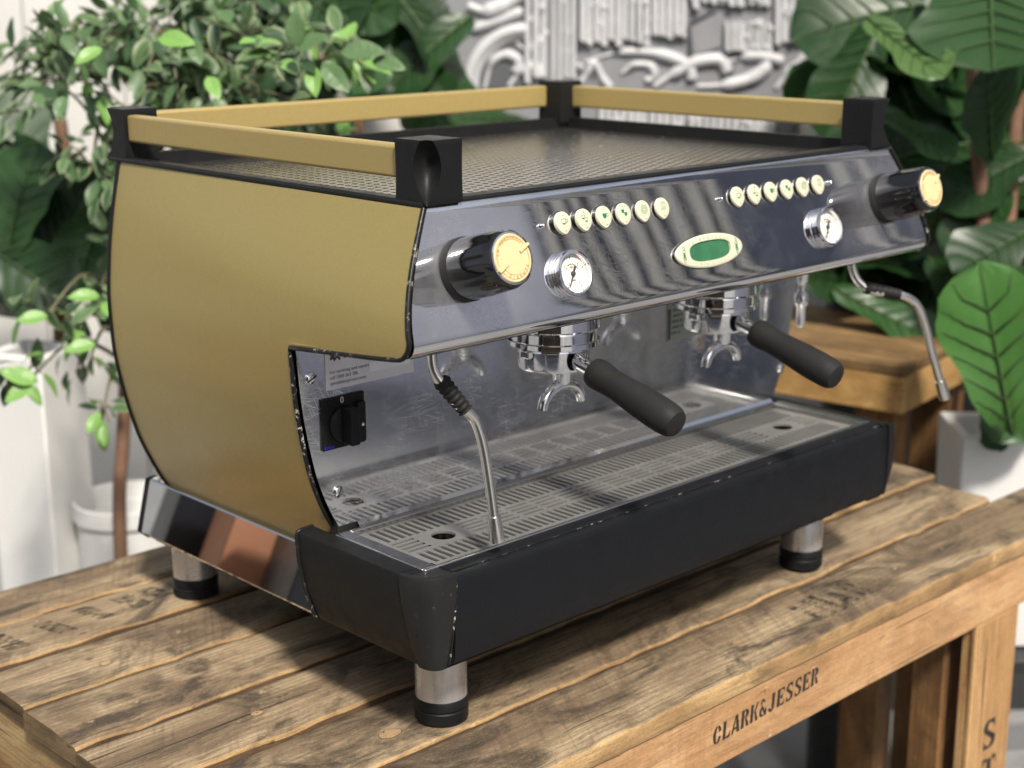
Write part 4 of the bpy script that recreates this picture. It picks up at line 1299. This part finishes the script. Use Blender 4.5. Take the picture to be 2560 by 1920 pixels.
SMALL = [small_leaf_mesh(FD, .25, True), small_leaf_mesh(FD, .1, False), small_leaf_mesh(FM, .3, True), small_leaf_mesh(FM, .15, False), small_leaf_mesh(FB, .2, False)]

def fig_leaf_mesh(mat, curl, seed):
    mb = MB(); NL, NWD = 22, 12
    wt_ = [(0, .02), (.05, .13), (.18, .20), (.35, .24), (.55, .33), (.72, .385), (.86, .34), (.95, .21), (1, .03)]
    for i in range(NL + 1):
        t = i/NL
        w = ip(wt_, t)
        for k in range(NWD + 1):
            q = k/NWD*2 - 1
            edge = 1 + .05*math.sin(t*19 + seed + (3 if q > 0 else 0))*abs(q)
            vein = math.sin((t*1.0 - abs(q)*.22)*2*PI*6.5)
            z = -curl*t*t + .10*abs(q)**1.4*w + .012*vein*abs(q)**.5*(1 - abs(q)*.6) + .03*math.sin(t*8 + seed)*q*abs(q)
            if abs(q) < .1: z -= .010
            mb.v.append(Vector((q*w*edge, t, z)))
    for i in range(NL):
        for k in range(NWD):
            mb.face((i*(NWD + 1) + k, i*(NWD + 1) + k + 1, (i + 1)*(NWD + 1) + k + 1, (i + 1)*(NWD + 1) + k), 0)
    def zat(q, t):
        w = ip(wt_, t)
        return Vector((q*w, t, -curl*t*t + .10*abs(q)**1.4*w + .03*math.sin(t*8 + seed)*q*abs(q) + .012))
    for sg in (-1, 1):
        for i in range(6):
            t0 = .10 + .13*i
            mb.tube([zat(0, t0), zat(sg*.45, min(.97, t0 + .09)), zat(sg*.9, min(.98, t0 + .19))], [.007, .005, .002], 4, 1)
    mb.tube([zat(0, t/10) for t in range(11)], [.014 - .0011*t for t in range(11)], 5, 1)
    me = bpy.data.meshes.new('leaf'); me.from_pydata([tuple(v) for v in mb.v], [], mb.f)
    me.materials.append(mat); me.materials.append(LV); me.polygons.foreach_set('material_index', mb.m)
    me.polygons.foreach_set('use_smooth', [True]*len(me.polygons))
    return me
BIG = {k: [fig_leaf_mesh(m, c, s_) for c, s_ in ((.12, 0), (.28, 2.1), (-.05, 4.0))] for k, m in (('d', LD), ('m', LM), ('l', LL), ('b', LB))}

def place(me, base, tip, n, width, parent):
    y = tip - base
    L = y.length
    y = y.normalized()
    z = (n - y*n.dot(y)).normalized()
    x = y.cross(z)
    M = Matrix(((x.x*L*width, y.x*L, z.x*L, base.x), (x.y*L*width, y.y*L, z.y*L, base.y), (x.z*L*width, y.z*L, z.z*L, base.z), (0, 0, 0, 1)))
    o = bpy.data.objects.new('leaf', me)
    S.collection.objects.link(o)
    join(o, parent)
    o.matrix_basis = M
    return o

def fig(label, stems, explicit, fills, pot_c, seed):
    rg = random.Random(seed)
    pl = thing('fiddle_leaf_fig', label, 'potted plant', pot_c)
    for pts in stems:
        mb = MB(); mb.tube(bez(pts, 6), .012, 10); obj('stem', mb, BARK, pl, 60)
    for (bx, by, tx, ty, d0, d1, kind, wd, tilt) in explicit:
        b, t_ = at(bx, by, d0), at(tx, ty, d1)
        n = -CF + CX*rg.uniform(-.5, .5) + CU*tilt
        place(rg.choice(BIG[kind]), b, t_, n, wd, pl)
    for (x0, x1, y0, y1, d0, d1, cnt, kinds, ln) in fills:
        for i in range(cnt):
            x, y, d = rg.uniform(x0, x1), rg.uniform(y0, y1), rg.uniform(d0, d1)
            a = rg.uniform(0, 2*PI)
            dirv = CX*math.cos(a) + CU*(math.sin(a) - .35) + CF*rg.uniform(-.6, .3)
            b = at(x, y, d) - dirv.normalized()*ln*.4
            n = -CF*rg.uniform(.2, 1) + CX*rg.uniform(-.7, .7) + CU*rg.uniform(.1, 1)
            L = ln*rg.uniform(.75, 1.25)
            place(rg.choice(BIG[rg.choice(kinds)]), b, b + dirv.normalized()*L, n, rg.uniform(.85, 1.1), pl)
    return pl
fr_ = lambda px, py, d: at(px, py, d)
def ground_at(px, d):
    p = at(px, 1400, d); return Vector((p.x, p.y, GZ))
g0 = ground_at(2470, 2.45)
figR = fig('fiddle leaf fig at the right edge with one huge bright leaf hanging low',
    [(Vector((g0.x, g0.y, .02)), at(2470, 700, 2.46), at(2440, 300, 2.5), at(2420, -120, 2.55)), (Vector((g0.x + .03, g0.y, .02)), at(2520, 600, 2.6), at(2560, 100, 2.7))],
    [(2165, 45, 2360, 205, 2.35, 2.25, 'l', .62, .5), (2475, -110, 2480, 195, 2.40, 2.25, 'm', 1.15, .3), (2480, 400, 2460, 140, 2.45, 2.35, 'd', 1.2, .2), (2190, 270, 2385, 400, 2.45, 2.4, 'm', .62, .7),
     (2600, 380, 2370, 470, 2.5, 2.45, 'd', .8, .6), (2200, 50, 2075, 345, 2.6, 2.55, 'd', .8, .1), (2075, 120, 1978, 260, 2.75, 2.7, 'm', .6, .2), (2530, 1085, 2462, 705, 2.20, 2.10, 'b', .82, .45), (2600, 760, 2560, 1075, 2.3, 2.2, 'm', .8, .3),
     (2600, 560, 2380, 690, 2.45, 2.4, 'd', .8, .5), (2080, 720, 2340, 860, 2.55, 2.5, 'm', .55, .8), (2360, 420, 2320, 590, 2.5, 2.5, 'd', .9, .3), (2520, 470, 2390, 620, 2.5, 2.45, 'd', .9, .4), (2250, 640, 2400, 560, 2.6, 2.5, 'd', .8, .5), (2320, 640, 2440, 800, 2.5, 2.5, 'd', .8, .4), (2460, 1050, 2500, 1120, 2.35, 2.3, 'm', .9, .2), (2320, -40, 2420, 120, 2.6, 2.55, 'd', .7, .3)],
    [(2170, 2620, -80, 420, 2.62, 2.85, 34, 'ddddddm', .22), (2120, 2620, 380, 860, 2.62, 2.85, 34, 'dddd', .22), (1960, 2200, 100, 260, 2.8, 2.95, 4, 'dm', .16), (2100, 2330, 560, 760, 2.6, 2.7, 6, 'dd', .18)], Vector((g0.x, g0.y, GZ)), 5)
g1 = ground_at(150, 2.75)
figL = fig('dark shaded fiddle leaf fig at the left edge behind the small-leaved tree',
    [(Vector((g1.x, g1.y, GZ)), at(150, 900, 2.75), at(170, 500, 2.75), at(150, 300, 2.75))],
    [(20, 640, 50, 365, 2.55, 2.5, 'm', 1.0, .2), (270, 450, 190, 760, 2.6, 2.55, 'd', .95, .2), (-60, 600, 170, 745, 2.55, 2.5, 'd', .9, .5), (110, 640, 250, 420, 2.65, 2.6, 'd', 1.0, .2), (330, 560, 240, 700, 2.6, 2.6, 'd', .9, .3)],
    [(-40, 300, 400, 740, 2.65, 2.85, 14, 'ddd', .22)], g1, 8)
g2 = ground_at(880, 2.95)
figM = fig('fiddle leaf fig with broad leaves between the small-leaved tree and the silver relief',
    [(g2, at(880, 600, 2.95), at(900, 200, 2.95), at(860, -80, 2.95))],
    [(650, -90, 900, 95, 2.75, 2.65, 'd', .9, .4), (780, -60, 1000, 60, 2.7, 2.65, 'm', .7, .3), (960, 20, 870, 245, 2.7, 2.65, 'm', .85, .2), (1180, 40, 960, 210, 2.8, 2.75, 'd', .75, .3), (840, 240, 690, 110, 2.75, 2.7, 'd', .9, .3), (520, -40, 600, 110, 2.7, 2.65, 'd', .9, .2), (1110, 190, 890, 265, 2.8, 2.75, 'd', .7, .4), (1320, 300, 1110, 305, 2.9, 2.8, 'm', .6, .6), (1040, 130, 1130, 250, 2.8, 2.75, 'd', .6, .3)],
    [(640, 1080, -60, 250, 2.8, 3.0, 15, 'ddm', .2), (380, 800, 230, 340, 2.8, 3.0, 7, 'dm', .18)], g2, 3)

# small-leaved tree
gt = at(304, 1385, 2.42); gt.z = GZ
tree = thing('ficus_tree', 'slim small-leaved variegated tree with bright young leaves behind the left end of the machine', 'tree', gt)
top = at(330, 560, 2.42)
mb = MB(); mb.tube(bez([gt, at(302, 1385, 2.42), at(308, 1090, 2.42), at(322, 800, 2.42), top, at(360, 300, 2.4), at(420, 80, 2.4)], 6), [.0105]*37, 10)
obj('trunk', mb, BARK, tree, 60)
rg = random.Random(21)
CL = [(420, 110, 330, 160, 2.1, 2.65, 430), (150, 210, 200, 160, 2.1, 2.55, 190), (800, 150, 190, 95, 2.0, 2.45, 110), (230, 420, 120, 190, 2.1, 2.5, 100), (520, 270, 260, 110, 2.1, 2.6, 210), (300, 620, 70, 130, 2.25, 2.5, 18),
      (110, 800, 110, 55, 2.1, 2.3, 17), (235, 790, 60, 90, 2.2, 2.4, 16), (60, 965, 70, 45, 2.1, 2.25, 10), (215, 930, 70, 45, 2.2, 2.35, 12), (255, 1050, 40, 35, 2.2, 2.3, 6), (640, 20, 200, 90, 2.3, 2.5, 30), (820, 330, 150, 30, 2.4, 2.6, 14)]
leaves = []
for (cx, cy, rx, ry, d0, d1, n) in CL:
    c0 = at(cx, cy, (d0 + d1)/2)
    start = top if cy < 560 else at(315, cy - 60, 2.42)
    mid = start.lerp(c0, .5) + Vector((0, 0, .05))
    mb = MB(); mb.tube(bez([start, mid, c0], 6), [.004 - .0002*i for i in range(13)], 6); obj('branch', mb, TWIG, tree, 60)
    subs = []
    for k in range(max(3, n//12)):
        a = rg.uniform(0, 2*PI); q = rg.uniform(.4, 1)
        e = at(cx + rx*q*math.cos(a), cy + ry*q*math.sin(a), rg.uniform(d0, d1))
        m_ = c0.lerp(e, .5) + Vector((0, 0, .02))
        mb = MB(); mb.tube(bez([c0, m_, e], 4), .0016, 5); obj('branch', mb, TWIG, tree, 60)
        subs.append((c0, m_, e))
    for k in range(n):
        a_, b_, e = rg.choice(subs)
        t_ = rg.uniform(.25, 1.05)
        p = a_.lerp(b_, t_*2) if t_ < .5 else b_.lerp(e, (t_ - .5)*2)
        out = (e - a_).normalized()
        side = out.cross(CF).normalized()*rg.choice((-1, 1))
        dr = (out*rg.uniform(.2, 1) + side*rg.uniform(.3, 1.1) + Vector((0, 0, rg.uniform(-.8, .15))) + CF*rg.uniform(-.5, .4)).normalized()
        p = p + side*.004 + Vector((rg.uniform(-.015, .015), rg.uniform(-.015, .015), rg.uniform(-.015, .015)))
        L = rg.uniform(.030, .050)
        nrm = Vector((rg.uniform(-.6, .6), rg.uniform(-.6, .6), 1)) - CF*rg.uniform(0, .9)
        w = rg.random()
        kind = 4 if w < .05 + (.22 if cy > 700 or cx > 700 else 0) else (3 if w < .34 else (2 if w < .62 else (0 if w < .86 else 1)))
        leaves.append((p.dot(CF), kind, p, p + dr*L, nrm, rg.uniform(.8, 1.1)))
# the bright young leaves that stand out in front
for (bx, by, tx, ty, k) in ((395, 95, 480, 98, 4), (255, 120, 185, 150, 4), (475, 95, 500, 155, 3), (735, 120, 740, 20, 3), (740, 125, 815, 80, 3), (700, 155, 745, 170, 4), (780, 165, 785, 235, 4), (805, 160, 870, 225, 3), (520, 190, 545, 240, 4), (640, 100, 600, 100, 4), (160, 240, 140, 290, 3), (850, 130, 960, 120, 3), (930, 150, 1010, 165, 3), (95, 955, 0, 920, 4), (80, 960, 10, 1000, 4), (240, 860, 160, 870, 4), (250, 1030, 215, 1080, 4), (120, 790, 40, 795, 4), (250, 740, 170, 735, 4)):
    d = 2.02 if by < 300 else 2.12
    leaves.append((1.9, k, at(bx, by, d), at(tx, ty, d - .02), -CF + CU*.5 + CX*rg.uniform(-.4, .4), 1.05))
leaves.sort(key=lambda q: q[0])
for (d, k, b, e, n_, w) in leaves[:298]: place(SMALL[k], b, e, n_, w, tree)
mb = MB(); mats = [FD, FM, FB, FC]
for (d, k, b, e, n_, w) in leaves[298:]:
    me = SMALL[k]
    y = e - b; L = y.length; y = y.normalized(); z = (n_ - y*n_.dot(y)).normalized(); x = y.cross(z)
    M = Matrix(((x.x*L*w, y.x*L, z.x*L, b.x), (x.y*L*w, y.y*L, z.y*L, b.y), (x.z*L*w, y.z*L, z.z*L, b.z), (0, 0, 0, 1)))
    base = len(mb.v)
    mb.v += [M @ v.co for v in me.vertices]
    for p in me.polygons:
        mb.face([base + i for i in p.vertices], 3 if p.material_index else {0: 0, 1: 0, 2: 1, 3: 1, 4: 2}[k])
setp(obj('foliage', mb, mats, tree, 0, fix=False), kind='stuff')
for me in SMALL: pass

# ---------------- pots, stool, posts
POTW = plain('white_planter_paint', (.66, .66, .65), .55, 0, .06, 12)
SOIL = plain('dark_soil', (.03, .022, .016), .95, 0, .4, 60, .6, 120)
def square_planter(name, label, c, w, h, rot, z0, taper=.9, mat=POTW):
    pl = thing(name, label, 'planter', (c.x, c.y, z0))
    mb = MB(); M = Matrix.Translation((c.x, c.y, z0)) @ Matrix.Rotation(rot, 4, 'Z')
    w2 = w/2; b2 = w2*taper; e = .018
    L = [[(-b2, -b2, 0), (b2, -b2, 0), (b2, b2, 0), (-b2, b2, 0)], [(-w2, -w2, h), (w2, -w2, h), (w2, w2, h), (-w2, w2, h)], [(-w2 + e, -w2 + e, h), (w2 - e, -w2 + e, h), (w2 - e, w2 - e, h), (-w2 + e, w2 - e, h)], [(-w2 + e, -w2 + e, h - .04), (w2 - e, -w2 + e, h - .04), (w2 - e, w2 - e, h - .04), (-w2 + e, w2 - e, h - .04)]]
    for r in L: mb.v += [M @ Vector(p) for p in r]
    for j in range(3):
        for k in range(4): mb.face((j*4 + k, j*4 + (k + 1) % 4, (j + 1)*4 + (k + 1) % 4, (j + 1)*4 + k))
    mb.face((3, 2, 1, 0))
    obj('pot_wall', mb, mat, pl, 30, .004)
    mb = MB(); mb.box(-w2 + e + .001, w2 - e - .001, -w2 + e + .001, w2 - e - .001, h - .06, h - .041, 0, M); obj('soil', mb, SOIL, pl, 0)
    return pl
yaw = math.atan2(HR.y, HR.x)
tp = at(2425, 1040, 2.44)
BZ = at(2425, 1600, 2.44).z
square_planter('square_planter', 'white square planter beside the stool, under the low bright fig leaf', Vector((g0.x, g0.y, 0)), .150, tp.z - BZ, yaw - .03, BZ, .92)
# black slatted crate under the planter
CRK = plain('black_crate_plastic', (.018, .018, .02), .5, 0, .2, 30)
CRG = plain('grey_crate_slat', (.16, .16, .165), .55, 0, .15, 30)
crate = thing('crate_stand', 'black slatted stand carrying the white square planter, seen past the front right bench leg', 'stand', (g0.x, g0.y, GZ))
Mc = Matrix.Translation((g0.x, g0.y, GZ)) @ Matrix.Rotation(yaw + .12, 4, 'Z')
hh = BZ - GZ - .001
mb = MB(); mb.box(-.13, .21, -.12, .12, hh - .02, hh, 0, Mc); obj('top_board', mb, CRK, crate, 30, .002)
for sx_ in (-.125, .185):
    for sy_ in (-.115, .095):
        mb = MB(); mb.box(sx_, sx_ + .02, sy_, sy_ + .02, 0, hh - .0205, 0, Mc); obj('leg', mb, CRK, crate, 30, .002)
zz = .03
while zz < hh - .08:
    mb = MB(); mb.box(-.128, .208, -.1215, -.1155, zz, zz + .045, 0, Mc); obj('slat', mb, CRG, crate, 30, .001)
    zz += .095
# left white planter and round pot
cl = at(115, 1300, 2.62)
square_planter('tall_planter', 'tall white square planter with leaf shadows at the left edge, beside the round white pot', Vector((cl.x, cl.y, 0)), .118, at(115, 845, 2.62).z - GZ, yaw - .35, GZ, .95)
cr = at(325, 1300, 2.62)
pot = thing('round_pot', 'round white pot behind the slim brown trunk, left of the machine', 'pot', (cr.x, cr.y, GZ))
hz = at(325, 1238, 2.62).z
mb = MB(); Tp = Matrix.Translation((cr.x, cr.y, GZ)); H_ = hz - GZ
mb.lathe([(.078, 0), (.088, H_ - .03), (.094, H_ - .028), (.094, H_), (.086, H_), (.084, H_ - .03), (.0001, H_ - .03)], 48, Tp, cap1=False)
obj('pot_wall', mb, POTW, pot, 40)
# timber stand
Zt_ = at(2262, 915, 2.30).z
cn = at(2262, 915, 2.30)                       # near top corner
A1 = Vector((math.sin(R(-9)), math.cos(R(-9)), 0)); A2 = Vector((A1.y, -A1.x, 0))
st = thing('timber_stand', 'square plank-topped brown timber stand behind the right end of the drip tray', 'stand', (cn + A1*.2 + A2*.15 - Vector((0, 0, cn.z - GZ))))
Mt_ = Matrix(((A1.x, A2.x, 0, cn.x), (A1.y, A2.y, 0, cn.y), (0, 0, 1, cn.z), (0, 0, 0, 1)))   # first axis: along the face towards the wall
zb = cn.z - .076
LA, LB_ = .62, .33
for i in range(6):
    mb = MB(); b0 = LB_*i/6
    mb.box(-.001, LA, b0 - .001, b0 + LB_/6 - .005, -.018, rr_.uniform(-.0015, .001), 0, Mt_)
    obj('top_plank', mb, WSTAND, st, 30, .002)
mb = MB(); mb.box(0, LA, 0, .018, -.076, -.0185, 0, Mt_); obj('side_board', mb, WSTOOL, st, 30, .002)
mb = MB(); mb.box(0, .018, .0185, LB_ - .02, -.076, -.0185, 0, Mt_); obj('side_board', mb, WSTOOL, st, 30, .002)
for (la, lb) in ((.0185, .0185), (LA - .09, .0185), (.0185, LB_ - .09)):
    mb = MB(); mb.box(la, la + .066, lb, lb + .06, GZ - cn.z, -.0186, 0, Mt_); obj('leg', mb, WPOST, st, 30, .003)
q = at(2080, 1850, 2.5)
# white post
wp = at(2300, 1700, 2.75)
post_ = thing('white_post', 'slim white metal post standing between the brown stool leg and the bench leg', 'post', (wp.x, wp.y, GZ))
mb = MB(); Tw = Matrix.Translation((wp.x, wp.y, GZ)); mb.lathe([(.021, .03), (.021, .60)], 28, Tw); obj('shaft', mb, POTW, post_, 30)
mb = MB(); mb.lathe([(.026, 0), (.024, .0295)], 28, Tw); obj('foot', mb, CRK, post_, 30)
# dark plant tub behind the stool
db = at(2125, 700, 2.72)
tub = thing('dark_tub', 'dark grey plant tub behind the stool, below the right end of the front panel', 'pot', (db.x, db.y, GZ))
mb = MB(); Td = Matrix.Translation((db.x, db.y, GZ)); zt2 = at(2125, 640, 2.72).z - GZ
mb.lathe([(.036, 0), (.042, zt2), (.036, zt2), (.034, zt2 - .05), (.0001, zt2 - .05)], 36, Td, cap1=False); obj('pot_wall', mb, DARKW, tub, 40)

# ---------------- added out of view: made-up things for the polished steel to mirror
SLB = plain('mirrored_stripe_beige', (.86, .78, .66), .7, 0, .2, 6)  # pale enough for shaded slats to mirror as light stripes
NAV = plain('mirrored_gap_navy', (.15, .165, .22), .7, 0, .2, 6)
LAV = plain('mirrored_lavender_grey', (.76, .75, .84), .7, 0, .15, 3)  # tone chosen for the plain left part of the mirrored view
fc = Vector((2.5, -3.2, GZ))
Mf = Matrix.Translation(fc) @ Matrix.Rotation(R(44), 4, 'Z')
sl_ = thing('added_stripe_screen', 'long beige slatted screen added out of view, made up for the stripes in the front panel', 'screen', fc)
mb = MB(); mb.box(-3.6, .34, -.06, -.03, 0, 3.35, 0, Mf); obj('mirror_tone_panel', mb, LAV, sl_, 0)
mb = MB(); mb.box(.341, 2.6, -.06, -.03, 0, 3.35, 0, Mf); obj('backing', mb, NAV, sl_, 0)
for x, w_ in [(.37 + .074*i, .040 + .008*math.sin(i*2.1)) for i in range(9)] + [(1.40, .05), (1.51, .03), (1.66, .06), (1.80, .05)]:
    mb = MB(); mb.box(x, x + w_, -.029, .02, .0, 3.3, 0, Mf); obj('slat', mb, SLB, sl_, 30, .003)
SHED = wood('added_shed_board', (.16, .10, .055), (.24, .155, .09), (.07, .045, .027), .3, 2, .2)  # boards of an unseen wall added so the chrome mirrors dark
sh0 = Vector((CP.x, CP.y, GZ)) - HF*2.4
Msh = Matrix(((HR.x, HF.x, 0, sh0.x), (HR.y, HF.y, 0, sh0.y), (0, 0, 1, GZ), (0, 0, 0, 1)))
shed = thing('added_shed_wall', 'brown timber shed wall added unseen behind the viewer to darken chrome reflections', 'wall', sh0)
for i in range(20):
    mb = MB(); mb.box(-3.2 + .22*i, -2.985 + .22*i, -.03, 0, 0, 3.0, 0, Msh); obj('wall_board', mb, SHED, shed, 30, .002)
# added unseen pots standing in for dark and skin-toned shapes mirrored in the base skirt
NAVP = plain('mirrored_navy', (.016, .019, .028), .35, 0, .2, 10)
TERR = plain('mirrored_skin_tone', (.46, .215, .125), .75, 0, .12, 14)  # skin tone for the mirrored patch between the dark ones
for nm, lb, c, w, m_ in (('added_navy_planter', 'added unseen navy planter left of the bench, farthest of three made up for reflections', (-.80, .98), .16, NAVP), ('added_clay_planter', 'added unseen terracotta planter left of the bench, made up for a skin-toned reflection', (-.76, .79), .15, TERR), ('added_navy_planter', 'added unseen navy planter left of the bench, nearest of three made up for reflections', (-.74, .58), .18, NAVP)):
    square_planter(nm, lb, Vector((c[0], c[1], 0)), w, .93, .45, GZ, .85, m_)
